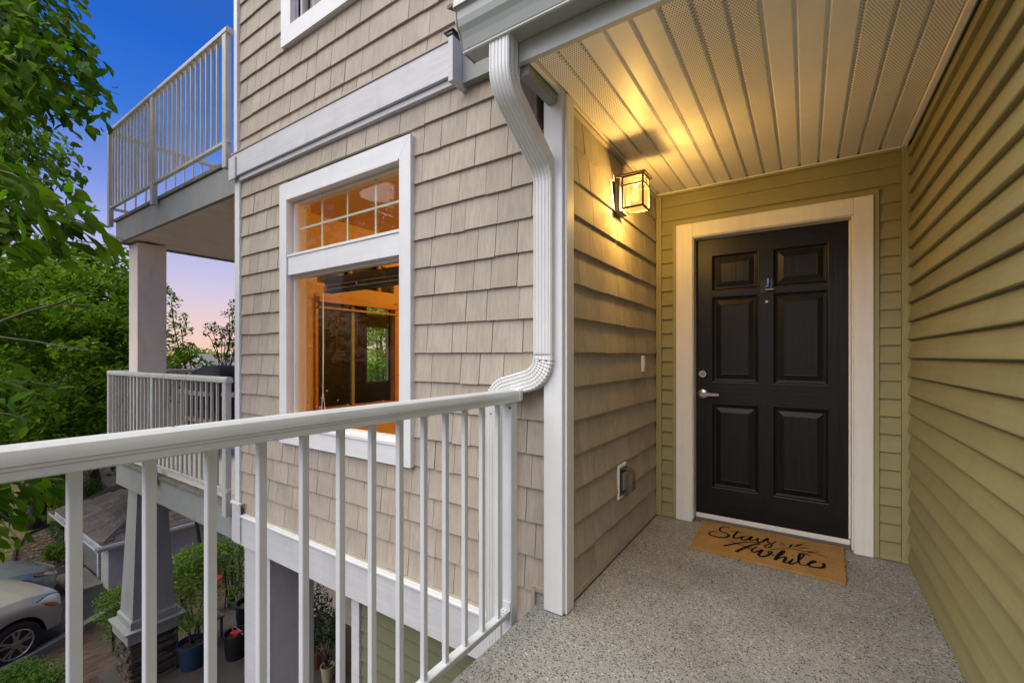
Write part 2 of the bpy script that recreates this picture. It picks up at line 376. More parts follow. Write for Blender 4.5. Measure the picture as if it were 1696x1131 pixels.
# ------------------------------------------------------------------ shingles and laps
EXPO = .1725; ROW0 = 1.2516
_shc = {}
def shingle_mesh(w, h):
    k = (round(w*200), round(h*200), random.randrange(3))
    if k not in _shc:
        w, h = k[0]/200, k[1]/200
        b = MB(); t0 = (.0215, .0225, .0240)[k[2]]; t1 = .006; hh = w/2-.0017
        b.poly([(-hh, 0, 0), (hh, 0, 0), (hh, -t0, 0), (-hh, -t0, 0), (-hh, 0, h), (hh, 0, h), (hh, -t1, h), (-hh, -t1, h)],
               [(0, 1, 2, 3), (4, 7, 6, 5), (3, 2, 6, 7), (0, 4, 5, 1), (0, 3, 7, 4), (1, 5, 6, 2)])
        bmesh.ops.recalc_face_normals(b.bm, faces=b.bm.faces)
        me = bpy.data.meshes.new('shingle'); b.bm.to_mesh(me); b.bm.free(); me.materials.append(M['shingle']); _shc[k] = me
    return _shc[k]
def shingle_rows(parent, u0, u1, z0, z1, place, holes=(), seed=1, wr=(.105, .23), cap=300, first=None):
    """rows of single shingles between u0..u1 and z0..z1 of a wall; place(u, z) -> (location, rotation)"""
    rn = random.Random(seed); pieces = []
    k = math.floor((z0-ROW0)/EXPO)
    while ROW0+k*EXPO < z1-.004:
        za = max(z0, ROW0+k*EXPO); zb = min(z1, ROW0+(k+1)*EXPO+.012)
        segs = [(u0, u1)]
        for (h0, h1, g0, g1) in holes:
            if za > g0-.10 and zb < g1+.10 or (za < g1 and zb > g0 and za > g0-.06 and zb-.03 < g1+.06):
                ns = []
                for a, b in segs:
                    if h1 <= a or h0 >= b: ns.append((a, b)); continue
                    if h0 > a: ns.append((a, h0))
                    if h1 < b: ns.append((h1, b))
                segs = ns
        for a, b in segs:
            x = a - (rn.random()*.05 if False else 0)
            while x < b-.004:
                w = rn.uniform(*wr)
                if b-(x+w) < .05: w = b-x
                if w > .29: w = w/2
                pieces.append((x+w/2, za, w, zb-za)); x += w
        k += 1
    for i, (u, z, w, h) in enumerate(pieces):
        loc, rz = place(u, z + rn.choice([0, 0, .001, -.001, 0, 0, -.001, 0, 0, -.004]))
        if i < cap: link('shingle', shingle_mesh(w, h), parent, loc, rz)
        else: _over.append((parent, shingle_mesh(w, h), loc, rz))
_over = []
def lap_board(parent, name, m, u0, u1, z0, h, wmap, proud=.019):
    """one horizontal siding board; wmap(u, out, z) -> xyz"""
    p = [(0, 0), (proud-.003, -.001), (proud, .003), (proud-.001, .012), (.003, h+.008), (0, h+.008)]
    b = MB(); b.prism(p, u0, u1, lambda q, t: wmap(t, q[0], z0+q[1]))
    return b.build(name, m, parent)

# ------------------------------------------------------------------ ground and terrain
GZ = -4.2
def ground_z(x, y):
    if x > -7.9: return -3.02
    if x < -11.4: return GZ
    s = (x+7.9)/(-3.5); return -3.02 + (GZ+3.02)*s
b = MB()
xs = [-400, -120, -60, -30, -20, -15, -11.4, -10.5, -9.6, -8.8, -7.9, -7.0, 0, 10, 60]; ys = [-300, -60, -20, -8, -2, 0, 1, 2, 3, 4, 6, 10, 20, 60, 400]
vv = {(i, j): b.bm.verts.new((x, y, ground_z(x, y)-.02)) for i, x in enumerate(xs) for j, y in enumerate(ys)}
for i in range(len(xs)-1):
    for j in range(len(ys)-1): b.bm.faces.new((vv[i, j], vv[i+1, j], vv[i+1, j+1], vv[i, j+1]))
tag(b.build('ground', M['soil']), kind='structure')
def sheet(name, pts, z, m):
    o = MB().poly([(x, y, z) for x, y in pts], [list(range(len(pts)))]).build(name, m); tag(o, kind='structure'); return o
sheet('driveway', [(-11.45, -30), (-11.35, 1.2), (-11.9, 2.3), (-12.5, 3.3), (-16.0, 3.3), (-16.0, -30)], GZ-.012, M['asphalt'])
sheet('lawn', [(-16.1, -30), (-16.1, 1.2), (-16.9, 2.3), (-18.4, 2.55), (-19.8, 3.0), (-20.6, 3.9), (-23, 5), (-60, 12), (-60, -30)], GZ-.012, M['lawn'])
k = MB()
for (xa, ya), (xb, yb) in [((-11.40, -8), (-11.30, 1.2)), ((-11.30, 1.2), (-11.85, 2.3)), ((-11.85, 2.3), (-12.45, 3.3))]:
    d = Vector((xb-xa, yb-ya, 0)).normalized(); n = Vector((d.y, -d.x, 0))*.075
    q = [Vector((xa, ya, 0))-n, Vector((xa, ya, 0))+n, Vector((xb, yb, 0))+n, Vector((xb, yb, 0))-n]
    k.loft([[(p.x, p.y, GZ-.1) for p in q], [(p.x, p.y, GZ+.10) for p in q]])
tag(k.build('kerb', M['concrete']), kind='structure')
tag(MB().box(-15.3, -13.9, 2.75, 3.32, GZ-.05, GZ+.05).build('garage_apron', M['concrete']), kind='structure')
# dark edging between lawn and bed
e = MB(); e.tube([(-16.1, 1.2, GZ), (-16.9, 2.3, GZ), (-18.4, 2.55, GZ), (-19.8, 3.0, GZ), (-20.6, 3.9, GZ)], .045, 6)
tag(e.build('lawn_edging', M['stone_dark']), 'dark edging strip between the lawn and the bark bed', 'edging')
# fallen leaves on the bark
fl = []; ff = []
for i in range(260):
    x = rng.uniform(-19.5, -15.6); y = rng.uniform(2.0, 3.2)+(-15.6-x)*.12; s = rng.uniform(.03, .06); a = rng.uniform(0, 6.28)
    n0 = len(fl)
    for kx, ky in ((-1, 0), (0, .5), (1, 0), (0, -.5)):
        fl.append((x+s*(kx*math.cos(a)-ky*math.sin(a)), y+s*(kx*math.sin(a)+ky*math.cos(a)), GZ+.012+.01*rng.random()))
    ff.append((n0, n0+1, n0+2, n0+3))
M['dry_leaf'] = leaf_mat('dry_leaf', [(.30, .24, .10), (.22, .15, .06), (.38, .33, .22)], .1)
tag(raw_mesh('fallen_leaves', fl, ff, M['dry_leaf']), kind='stuff')

# the landing we stand on
L0 = MB().box(-1.12, .62, -3.2, 3.62, -.20, 0, bev=.006).build('landing_floor', M['aggregate']); tag(L0, kind='structure')
# lower porch slab
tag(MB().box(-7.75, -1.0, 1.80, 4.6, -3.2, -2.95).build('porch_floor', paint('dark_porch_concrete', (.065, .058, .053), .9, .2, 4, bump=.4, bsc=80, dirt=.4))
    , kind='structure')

# ------------------------------------------------------------------ building masses (what stands behind the faces)
bm_ = thing('apartment_building', 'taupe and green apartment building that carries the porch, walls and balconies', 'building')
M['mass'] = paint('building_sheathing', (.30, .26, .21), .85, .1)
quick('wall', M['mass'], bm_, -1.0, 4.0, 3.66, 6.0, -3.2, 2.60, bev=0)
quick('wall', M['mass'], bm_, .56, 4.0, -1.2, 3.595, -3.2, 2.60, bev=0)
quick('wall', M['mass'], bm_, -4.18, 6.0, 2.06, 14.0, 2.78, 8.4, bev=0)
quick('wall', M['mass'], bm_, -4.18, 6.0, 6.05, 14.0, -3.2, 2.775, bev=0)
quick('wall', M['mass'], bm_, -2.55, -1.16, 2.03, 6.0, -3.0, -.44, bev=0)
quick('floor_slab', M['grey_trim'], bm_, -4.20, -1.02, 2.0, 5.9, -.43, -.01, bev=0)

# ------------------------------------------------------------------ facade, lower part
YA = 1.94
WX0, WX1, WZ0, WZ1 = -3.395, -2.12, .665, 2.46       # window opening
fa = thing('shingle_facade', 'taupe shingled facade wall round the lit two-part window', 'wall')
for (a0, a1, c0, c1) in [(-4.20, WX0, -.16, 2.82), (WX1, -1.02, -.16, 2.82), (WX0, WX1, -.16, WZ0), (WX0, WX1, WZ1, 2.82)]:
    quick('sheathing', M['shingle_dark'], fa, a0, a1, YA, YA+.10, c0, c1, bev=0)
shingle_rows(fa, -4.17, -1.06, -.135, 2.80, lambda u, z: ((u, YA, z), 0), holes=[(-3.45, -2.05, .60, 2.55)], seed=3)
quick('corner_board', M['white'], fa, -4.255, -4.172, 1.905, 2.00, -.18, 2.80)
quick('starter_strip', M['taupe_trim'], fa, -4.17, -1.06, 1.914, 1.938, -.165, -.137)
quick('starter_strip', M['taupe_trim'], fa, -4.17, -4.10, 1.905, 1.930, -.10, -.06)

# facade, upper part
fb = thing('shingle_facade', 'taupe shingled upper wall above the grey belt board', 'wall')
UX0, UX1, UZ0, UZ1 = -3.30, -2.12, 3.82, 5.0
for (a0, a1, c0, c1) in [(-4.20, UX0, 2.82, 8.4), (UX1, -.6, 2.82, 8.4), (UX0, UX1, 2.82, UZ0)]:
    quick('sheathing', M['shingle_dark'], fb, a0, a1, YA, YA+.10, c0, c1, bev=0)
shingle_rows(fb, -4.20, -.75, 3.03, 4.9, lambda u, z: ((u, YA, z), 0), holes=[(-3.42, -2.0, 3.74, 6)], seed=8)
quick('corner_board', M['white'], fb, -4.262, -4.205, 1.90, 2.00, 3.03, 5.2)

# belts
bt = thing('belt_board', 'wide grey belt board with a drip moulding above the lit window', 'trim')
quick('board', M['grey_belt'], bt, -4.26, -1.62, 1.878, 1.938, 2.815, 3.008)
quick('flashing', M['taupe_trim'], bt, -4.26, -1.62, 1.872, 1.938, 3.011, 3.026)
quick('drip_moulding', M['grey_belt'], bt, -4.22, -1.56, 1.90, 1.938, 2.775, 2.812)
quick('end_block', M['grey_belt'], bt, -4.275, -4.16, 1.862, 1.876, 2.79, 2.985)
quick('end_return', M['grey_belt'], bt, -1.619, -1.585, 1.80, 1.938, 2.72, 2.965)
quick('end_flashing', M['dark_metal'], bt, -1.645, -1.575, 1.79, 1.938, 2.985, 2.994)
quick('end_flashing', M['dark_metal'], bt, -1.622, -1.583, 1.795, 1.938, 2.967, 2.983)
lb = thing('belt_board', 'wide grey belt board at floor level below the lit window', 'trim')
quick('board', M['grey_belt'], lb, -4.215, -1.13, 1.885, 1.945, -.415, -.172)
quick('cap_moulding', M['white_h'], lb, -4.10, -1.13, 1.872, 1.938, -.169, -.150, bev=.004)
quick('end_block', M['grey_belt'], lb, -4.235, -4.09, 1.872, 1.883, -.40, -.07)
quick('end_cap', M['white_h'], lb, -4.24, -4.08, 1.862, 1.884, -.067, -.045)

# ------------------------------------------------------------------ windows
def frame_board(parent, name, pts, y0, y1, m):
    b = MB(); b.prism(pts, y0, y1, lambda q, t: (q[0], t, q[1])); return b.build(name, m, parent)
def casing(parent, x0, x1, z0, z1, w, y0, y1, wt=None, wb=None):
    wt = wt or w; wb = wb or w; g = .0008
    frame_board(parent, 'casing_board', [(x0+g, z1), (x1-g, z1), (x1-w-g, z1-wt), (x0+w+g, z1-wt)], y0, y1, M['white_h'])
    frame_board(parent, 'casing_board', [(x0+g, z0), (x0+w+g, z0+wb), (x1-w-g, z0+wb), (x1-g, z0)], y0, y1, M['white_h'])
    frame_board(parent, 'casing_board', [(x0, z0+g), (x0, z1-g), (x0+w, z1-wt-g), (x0+w, z0+wb+g)], y0, y1, M['white'])
    frame_board(parent, 'casing_board', [(x1, z0+g), (x1-w, z0+wb+g), (x1-w, z1-wt-g), (x1, z1-g)], y0, y1, M['white'])
def sash(parent, x0, x1, z0, z1, y, w=.035, d=.05, cols=0, rows=0, m='sash'):
    f = MB()
    f.box(x0, x1, y, y+d, z1-w, z1).box(x0, x1, y, y+d, z0, z0+w).box(x0, x0+w, y, y+d, z0+w, z1-w).box(x1-w, x1, y, y+d, z0+w, z1-w)
    fr = f.build('sash', M[m], parent)
    g = MB().box(x0+w*.8, x1-w*.8, y+d*.45, y+d*.45+.006, z0+w*.8, z1-w*.8).build('pane', M['glass'], fr)
    for i in range(1, cols):
        x = x0+w+(x1-x0-2*w)*i/cols; quick('muntin', M['muntin'], fr, x-.008, x+.008, y+d*.45+.010, y+d*.45+.018, z0+w, z1-w, bev=0)
    for i in range(1, rows):
        z = z0+w+(z1-z0-2*w)*i/rows; quick('muntin', M['muntin'], fr, x0+w, x1-w, y+d*.45+.009, y+d*.45+.0095+.009, z-.008, z+.008, bev=0)
    return fr
w1 = thing('window', 'white cased window with a divided transom over a big pane, orange room lit behind', 'window', )
casing(w1, -3.490, -2.008, .548, 2.588, .100, 1.893, 1.937, wt=.125, wb=.12)
quick('transom_rail', M['white_h'], w1, -3.386, -2.11, 1.905, 2.0, 1.865, 2.005)
j = MB(); j.box(-3.42, -3.392, 1.938, 2.06, .67, 2.457).box(-2.115, -2.09, 1.938, 2.06, .67, 2.457).box(-3.42, -2.09, 1.938, 2.06, 2.457, 2.49).box(-3.42, -2.09, 1.938, 2.06, .64, .668)
j.build('jamb', M['sash'], w1)
quick('drip_cap', M['white_h'], w1, -3.388, -2.11, 1.885, 1.93, 2.448, 2.456, bev=0)
quick('sill', M['white_h'], w1, -3.389, -2.109, 1.885, 1.96, .670, .692)
quick('stop_bead', M['white_h'], w1, -3.386, -2.11, 1.898, 1.95, 2.006, 2.026)
sash(w1, -3.391, -2.116, 2.028, 2.457, 1.955, .020, .05, 4, 2)
sash(w1, -3.391, -2.116, .692, 1.866, 1.955, .020, .05)
# blind gathered at the top of the lower pane
bl = thing('window_blind', 'dark slatted blind pulled up to the top of the big pane', 'blind', (0, 0, 0))
quick('headrail', M['dark_metal'], bl, -3.20, -2.16, 2.10, 2.15, 1.80, 1.855)
for i in range(6):
    quick('slat', M['wood_trim'] if i % 3 == 2 else M['dark_metal'], bl, -3.20, -2.16, 2.09, 2.16, 1.735+i*.0105, 1.739+i*.0105, bev=0)
c_ = MB(); c_.tube([(-3.20, 2.085, 1.74), (-3.20, 2.085, .95), (-3.22, 2.085, .80)], .003, 5); c_.tube([(-3.195, 2.085, 1.74), (-3.19, 2.085, 1.3), (-3.20, 2.085, .95), (-3.17, 2.085, .80)], .0025, 5)
c_.build('pull_cord', M['sash'], bl)

w2 = thing('window', 'white cased window of the upper floor with half-shut blind, cut off at the top', 'window')
casing(w2, -3.47, -1.98, 3.675, 5.1, .135, 1.893, 1.937)
j = MB(); j.box(-3.335, -3.30, 1.938, 2.05, 3.81, 4.97).box(-2.12, -2.10, 1.938, 2.05, 3.81, 4.97).box(-3.33, -2.10, 1.938, 2.05, 3.79, 3.812)
j.build('jamb', paint('plum_jamb', (.33, .31, .33), .5, .05), w2)
sash(w2, -3.30, -2.13, 3.815, 4.97, 1.955, .025, .05)
M['slat_green'] = paint('dark_slat', (.10, .14, .10), .6, .1)  # one even dark green for all slats
b2 = thing('window_blind', 'dark greenish horizontal blind behind the upper floor window', 'blind')
for i in range(44): quick('slat', M['slat_green'], b2, -2.98, -2.14, 2.02, 2.045, 3.85+i*.025, 3.853+i*.025, bev=0)
quick('side_panel', paint('green_curtain', (.05, .09, .05), .8, .2), b2, -3.28, -2.14, 2.06, 2.07, 3.82, 4.97, bev=0)

# ------------------------------------------------------------------ the lit room behind the window
rm = thing('living_room', 'orange lit room seen through the big window', 'room')
quick('ceiling', M['room'], rm, -4.20, -1.05, 2.05, 5.6, 2.66, 2.76, bev=0)
quick('floor', M['carpet'], rm, -4.20, -1.05, 2.05, 5.6, 0, .02, bev=0)
quick('far_wall', M['room'], rm, -4.20, -1.05, 5.55, 5.65, .02, 2.66, bev=0)
quick('side_wall', M['room'], rm, -1.12, -1.05, 2.05, 5.55, .02, 2.66, bev=0)
OY0, OY1, OZ0, OZ1 = 2.62, 3.62, .70, 1.80
for (a, bb, c, d) in [(2.05, OY0, .02, 2.66), (OY1, 5.55, .02, 2.66), (OY0, OY1, .02, OZ0), (OY0, OY1, OZ1, 1.98), (OY0, OY1, 2.28, 2.66)]:
    quick('end_wall', M['room'], rm, -4.19, -4.12, a, bb, c, d, bev=0)
quick('front_wall', M['room'], rm, -4.12, -3.43, 2.062, 2.12, .02, 2.66, bev=0)
quick('front_wall', M['room'], rm, -2.08, -1.12, 2.05, 2.12, .02, 2.66, bev=0)
quick('front_wall', M['room'], rm, -3.43, -2.08, 2.062, 2.12, .02, .66, bev=0)
quick('front_wall', M['room'], rm, -3.43, -2.08, 2.062, 2.12, 2.50, 2.66, bev=0)
iw = thing('window', 'wood trimmed inner slider window in the end wall of the orange room', 'window')
t_ = MB(); t_.box(-4.125, -4.10, OY0-.03, OY0, OZ0-.05, OZ1+.06).box(-4.125, -4.10, OY1, OY1+.05, OZ0-.05, OZ1+.06)
t_.build('side_casing', M['wood_trim'], iw)
quick('sill', M['wood_trim'], iw, -4.125, -4.06, OY0-.03, OY1+.05, OZ0-.03, OZ0, bev=.004)
quick('headrail', M['wood_trim'], iw, -4.118, -4.06, OY0-.01, OY1+.03, OZ1-.02, OZ1+.035)
quick('bottom_rail', M['wood_trim'], iw, -4.112, -4.07, OY0-.01, OY1+.03, OZ1-.085, OZ1-.065)
quick('meeting_stile', paint('slider_stile', (.22, .30, .24), .5, .05), iw, -4.17, -4.13, 3.035, 3.075, OZ0, OZ1)
quick('transom_bar', M['wood_trim'], iw, -4.15, -4.11, 3.0, 3.03, 1.98, 2.28)
quick('transom_bar', M['wood_trim'], iw, -4.15, -4.11, 3.38, 3.42, 1.98, 2.28)
MB().box(-4.155, -4.15, OY0, OY1, OZ0, OZ1).build('pane', M['glass_plain'], iw)
MB().box(-4.165, -4.16, OY0, OY1, 1.98, 2.28).build('pane', M['glass_plain'], iw)
# dark box added behind it, standing in for the reflection in its glass
dn = thing('reflection_box', 'dark box room standing in for the reflection in the inner window', 'room')
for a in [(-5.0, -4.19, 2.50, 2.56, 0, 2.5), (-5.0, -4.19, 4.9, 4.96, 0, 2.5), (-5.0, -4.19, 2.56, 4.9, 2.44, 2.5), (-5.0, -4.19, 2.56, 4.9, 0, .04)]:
    quick('wall', M['reflection_box'], dn, *a, bev=0)
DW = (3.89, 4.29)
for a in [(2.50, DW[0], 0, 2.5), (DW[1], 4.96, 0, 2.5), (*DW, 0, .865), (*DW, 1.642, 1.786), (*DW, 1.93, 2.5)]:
    quick('wall', M['reflection_box'], dn, -5.06, -5.0, *a, bev=0)
dw = MB()
for (za, zb) in ((.865, 1.642), (1.786, 1.93)):
    dw.box(-5.02, -4.985, DW[0], DW[0]+.02, za, zb).box(-5.02, -4.985, DW[1]-.02, DW[1], za, zb).box(-5.02, -4.985, DW[0]+.02, DW[1]-.02, za, za+.02).box(-5.02, -4.985, DW[0]+.02, DW[1]-.02, zb-.015, zb)
dw.build('window_frame', M['muntin'], dn)
pf = thing('reflected_picture', 'dark framed print standing in for one reflected in the inner window', 'picture')
f = MB(); y0, y1, z0, z1 = 3.42, 3.76, 1.28, 1.72
f.box(-4.998, -4.975, y0, y1, z1-.03, z1).box(-4.998, -4.975, y0, y1, z0, z0+.03).box(-4.998, -4.975, y0, y0+.03, z0+.03, z1-.03).box(-4.998, -4.975, y1-.03, y1, z0+.03, z1-.03)
f.build('frame', M['wood_trim'], pf); MB().box(-4.998, -4.990, y0+.03, y1-.03, z0+.03, z1-.03).build('print', M['paper'], pf)
rl = thing('ceiling_lamp', 'round flush ceiling lamp glowing inside the orange room', 'lamp', (-1.8, 4.7, 2.66))
o = MB().lathe([(.02, -.09), (.12, -.075), (.17, -.03), (.17, -.002)], n=24).build('shade', M['room_bulb'], rl, smooth=True)
o = MB().lathe([(.18, -.03), (.185, -.012), (.185, 0)], n=24).build('rim', M['brass'], rl)
ld = bpy.data.lights.new('room_light', 'POINT'); ld.energy = 54; ld.color = (1, .46, .05); ld.shadow_soft_size = .15
lo = bpy.data.objects.new('room_light', ld); COL.objects.link(lo); lo.location = (-1.8, 4.7, 2.35)

# ------------------------------------------------------------------ alcove: side wall with shingles
XB = -.985
fs = thing('shingle_wall', 'taupe shingled side wall carrying the lit lantern beside the door', 'wall')
quick('sheathing', M['shingle_dark'], fs, XB-.05, XB, 1.95, 3.60, .02, 2.5, bev=0)
shingle_rows(fs, 1.955, 3.487, .055, 2.455, lambda u, z: ((XB, u, z), math.pi/2), seed=21, wr=(.10, .26))
quick('base_strip', M['taupe_trim'], fs, XB, XB+.024, 1.955, 3.48, .012, .052, bev=.003)
quick('top_channel', M['taupe_trim'], fs, XB, XB+.026, 1.955, 3.478, 2.452, 2.474, bev=.003)
# starter trim round the landing's end
st = thing('siding_trim', 'taupe channel trim where the shingles meet the landing edge', 'trim')
quick('strip', M['taupe_trim'], st, -1.135, -1.062, 1.908, 1.938, .05, .075)
quick('strip', M['taupe_trim'], st, -1.16, -1.136, 1.908, 1.938, -.10, .075)
# corner post
cp = thing('corner_post', 'white square corner post between facade and alcove', 'post')
quick('post', M['white'], cp, -1.058, -.957, 1.862, 1.95, .004, 2.478, bev=.003)
quick('corner_bead', M['white'], cp, -.9565, -.944, 1.885, 1.962, .004, 2.478, bev=.002)
quick('corner_bead', M['white'], cp, -1.066, -1.0585, 1.895, 1.938, .004, 2.478, bev=.002)

# ------------------------------------------------------------------ alcove: door wall
YC = 3.49; LAP = .1075; DY = YC+.074
dwl = thing('siding_wall', 'green lap siding wall round the black front door', 'wall')
quick('sheathing', M['green_trim'], dwl, -1.0, -.80, YC, YC+.05, 0, 2.5, bev=0)
quick('sheathing', M['green_trim'], dwl, .325, .55, YC, YC+.05, 0, 2.5, bev=0)
quick('sheathing', M['green_trim'], dwl, -.80, .325, YC, YC+.05, 2.20, 2.5, bev=0)
wc = lambda u, o, z: (u, YC-o, z)
z = 2.264-21*LAP
while z < 2.44:
    h = min(LAP, 2.455-z)
    if z < 2.20:
        if z > 0:
            lap_board(dwl, 'siding_board', M['green'], -.925, -.846, z, h, wc); lap_board(dwl, 'siding_board', M['green'], .372, .472, z, h, wc)
    else: lap_board(dwl, 'siding_board', M['green'], -.925, .472, z, h, wc)
    z += LAP
quick('corner_trim', M['green_trim'], dwl, -.968, -.926, YC-.028, YC, .004, 2.455)
quick('corner_trim', M['green_trim'], dwl, .474, .517, YC-.028, YC, .004, 2.474)
quick('door_trim', M['green_trim'], dwl, -.845, -.818, YC-.024, YC, .004, 2.245)
quick('door_trim', M['green_trim'], dwl, .345, .371, YC-.024, YC, .004, 2.245)
quick('door_trim', M['green_trim'], dwl, -.818, .345, YC-.024, YC, 2.217, 2.245)
quick('top_trim', M['green_trim'], dwl, -.926, .474, YC-.028, YC, 2.457, 2.474)
quick('base_trim', M['green_trim'], dwl, -.926, -.846, YC-.022, YC, .004, .03); quick('base_trim', M['green_trim'], dwl, .372, .474, YC-.022, YC, .004, .03)

# door
dr = thing('front_door', 'black six-panel front door in a cream casing', 'door')
quick('side_casing', M['cream'], dr, -.817, -.702, YC-.034, YC+.02, .003, 2.215, bev=.003)
quick('side_casing', M['cream'], dr, .248, .344, YC-.034, YC+.02, .003, 2.215, bev=.003)
quick('head_casing', M['cream'], dr, -.7015, .2475, YC-.034, YC+.02, 2.112, 2.215, bev=.003)
jm = MB(); jm.box(-.7015, -.695, YC-.022, YC+.12, .02, 2.105, bev=.002).box(.238, .2475, YC-.022, YC+.12, .02, 2.105, bev=.002).box(-.7015, .2475, YC-.022, YC+.12, 2.1055, 2.1115, bev=.002).box(-.694, -.684, DY+.036, DY+.06, .06, 2.10).box(.2285, .2375, DY-.012, DY-.002, .06, 2.10)
jm.build('jamb', M['cream'], dr)
DX0, DX1, DZ0, DZ1 = -.694, .236, .052, 2.104; DY = YC+.074
lf = MB()
xs_ = [DX0, -.585, -.280, -.190, .125, DX1]; zs_ = [DZ0, .255, .878, 1.037, 1.670, 1.714, 1.979, DZ1]
# stiles and mullion run full height, rails between them
for a, c in ((0, 1), (2, 3), (4, 5)): lf.box(xs_[a], xs_[c], DY, DY+.035, DZ0, DZ1)
leaf = lf.build('leaf', M['black_door'], dr)
rl_ = MB()
for a, c in ((1, 2), (3, 4)):
    for e_, g_ in ((0, 1), (2, 3), (4, 5), (6, 7)): rl_.box(xs_[a], xs_[c], DY, DY+.035, zs_[e_], zs_[g_])
rl_.build('rails', M['black_door_h'], leaf)
def door_panel(x0, x1, z0, z1):
    b = MB(); rings = []
    for ins, dep in ((0, 0), (.006, .002), (.012, .014), (.019, .016), (.022, .012), (.028, .013), (.062, .002), (.066, .003)):
        rings.append([(x0+ins, DY+dep, z0+ins), (x1-ins, DY+dep, z0+ins), (x1-ins, DY+dep, z1-ins), (x0+ins, DY+dep, z1-ins)])
    b.loft(rings, cap=False); b.poly(rings[-1], [(0, 1, 2, 3)]); bmesh.ops.remove_doubles(b.bm, verts=b.bm.verts, dist=1e-5)
    b.build('raised_panel', M['black_door'], leaf)
for a, c in ((1, 2), (3, 4)):
    for e_, g_ in ((1, 2), (3, 4), (5, 6)): door_panel(xs_[a], xs_[c], zs_[e_], zs_[g_])
quick('sweep', M['cream'], dr, DX0, DX1, DY-.006, DY+.02, .018, .050)
th = MB(); th.box(-.694, .237, YC+.022, YC+.12, .003, .010, bev=.002).box(-.694, .237, YC+.045, YC+.12, .0103, .0165, bev=.002)
th.build('threshold', M['threshold'], dr)
def disc(name, m, parent, x, z, r, y0, y1, n=20, prof=None):
    b = MB(); pr = prof or [(r, 0), (r, .7), (r*.85, 1)]
    b.loft([[(x+q*math.cos(2*math.pi*k/n), y0+(y1-y0)*t, z+q*math.sin(2*math.pi*k/n)) for k in range(n)] for q, t in pr]); return b.build(name, m, parent, True, 40)
db = disc('deadbolt', M['nickel'], dr, -.645, 1.098, .030, DY, DY-.022); disc('keyhole', M['brass'], db, -.645, 1.098, .011, DY-.022, DY-.027)
lv = disc('lever_handle', M['nickel'], dr, -.645, .948, .034, DY, DY-.014)
q = MB(); q.tube([(-.645, DY-.012, .948), (-.645, DY-.052, .948)], .011, 10); q.loft([[(-.655+t*.125, DY-.045-a*.012, .948+s*(.013-.004*t)) for a, s in ((0, -1), (1, -1), (1, 1), (0, 1))] for t in (0, .5, 1)])
q.build('lever', M['nickel'], lv)
disc('peephole', M['brass'], dr, -.229, 1.613, .010, DY, DY-.006)
kn = quick('knocker', M['dark_metal'], dr, -.268, -.186, DY-.006, DY, 1.670, 1.770, bev=.002)
q = MB()
for i in range(10): q.box(-.267, -.227, DY-.009, DY-.0065, 1.674+i*.0098, 1.678+i*.0098)
q.build('plate_ribs', M['dark_metal'], kn)
q = MB(); q.box(-.226, -.214, DY-.034, DY-.0065, 1.725, 1.772, bev=.002).box(-.204, -.198, DY-.03, DY-.0065, 1.69, 1.772, bev=.002).box(-.238, -.182, DY-.04, DY-.0065, 1.686, 1.700, bev=.003).box(-.236, -.214, DY-.024, DY-.0065, 1.712, 1.722, bev=.002)
q.build('striker', M['pewter'], kn)

# ------------------------------------------------------------------ green wall on the far side of the landing
XD = .525
gw = thing('siding_wall', 'long green lap siding wall along the landing opposite the lantern', 'wall')
quick('sheathing', M['green_trim'], gw, XD, XD+.035, -1.2, 3.487, .0, 2.70, bev=0)
wd = lambda u, o, z: (XD-o, u, z)
z = .038
while z < 2.68:
    lap_board(gw, 'siding_board', M['green_y'], -1.2, 3.452, z, LAP, wd, proud=.027); z += LAP
quick('base_trim', M['green_trim'], gw, XD-.022, XD, -1.2, 3.452, .004, .037)
quick('corner_trim', M['green_trim'], gw, .492, XD, 3.4545, 3.485, .004, 2.47)

# ------------------------------------------------------------------ porch ceiling
pc = thing('porch_ceiling', 'white vinyl porch ceiling of grooved strips, some perforated', 'ceiling')
SZ = 2.48; SY0, SY1 = 1.60, 3.49; n_s = 14; sx0, sx1 = -.955, .470; sw = (sx1-sx0)/n_s
pat = [1, 1, 0, 0, 0, 1, 1, 1, 0, 0, 0, 1, 1, 1]
for i in range(n_s):
    a = sx0+i*sw; bb = a+sw
    pr = [(a, SZ+.018), (a, SZ+.015), (a+.007, SZ+.015), (a+.015, SZ), (bb-.006, SZ), (bb-.002, SZ+.004), (bb, SZ+.014), (bb, SZ+.018)]
    bld = MB(); bld.prism(pr, SY0, SY1, lambda p_, t: (p_[0], t, p_[1])); bld.build('soffit_strip', M['vented' if pat[i] else 'soffit'], pc)
quick('edge_channel', M['soffit'], pc, -.978, -.956, SY0, SY1-.03, SZ-.008, SZ+.016)
quick('edge_channel', M['soffit'], pc, .471, .497, SY0, SY1-.03, SZ-.012, SZ+.016)
quick('edge_channel', M['soffit'], pc, -.956, .471, SY1-.032, SY1-.001, SZ-.010, SZ-.001)
quick('edge_channel', M['soffit'], pc, .5, .515, SY0, SY1-.03, SZ+.02, SZ+.05)

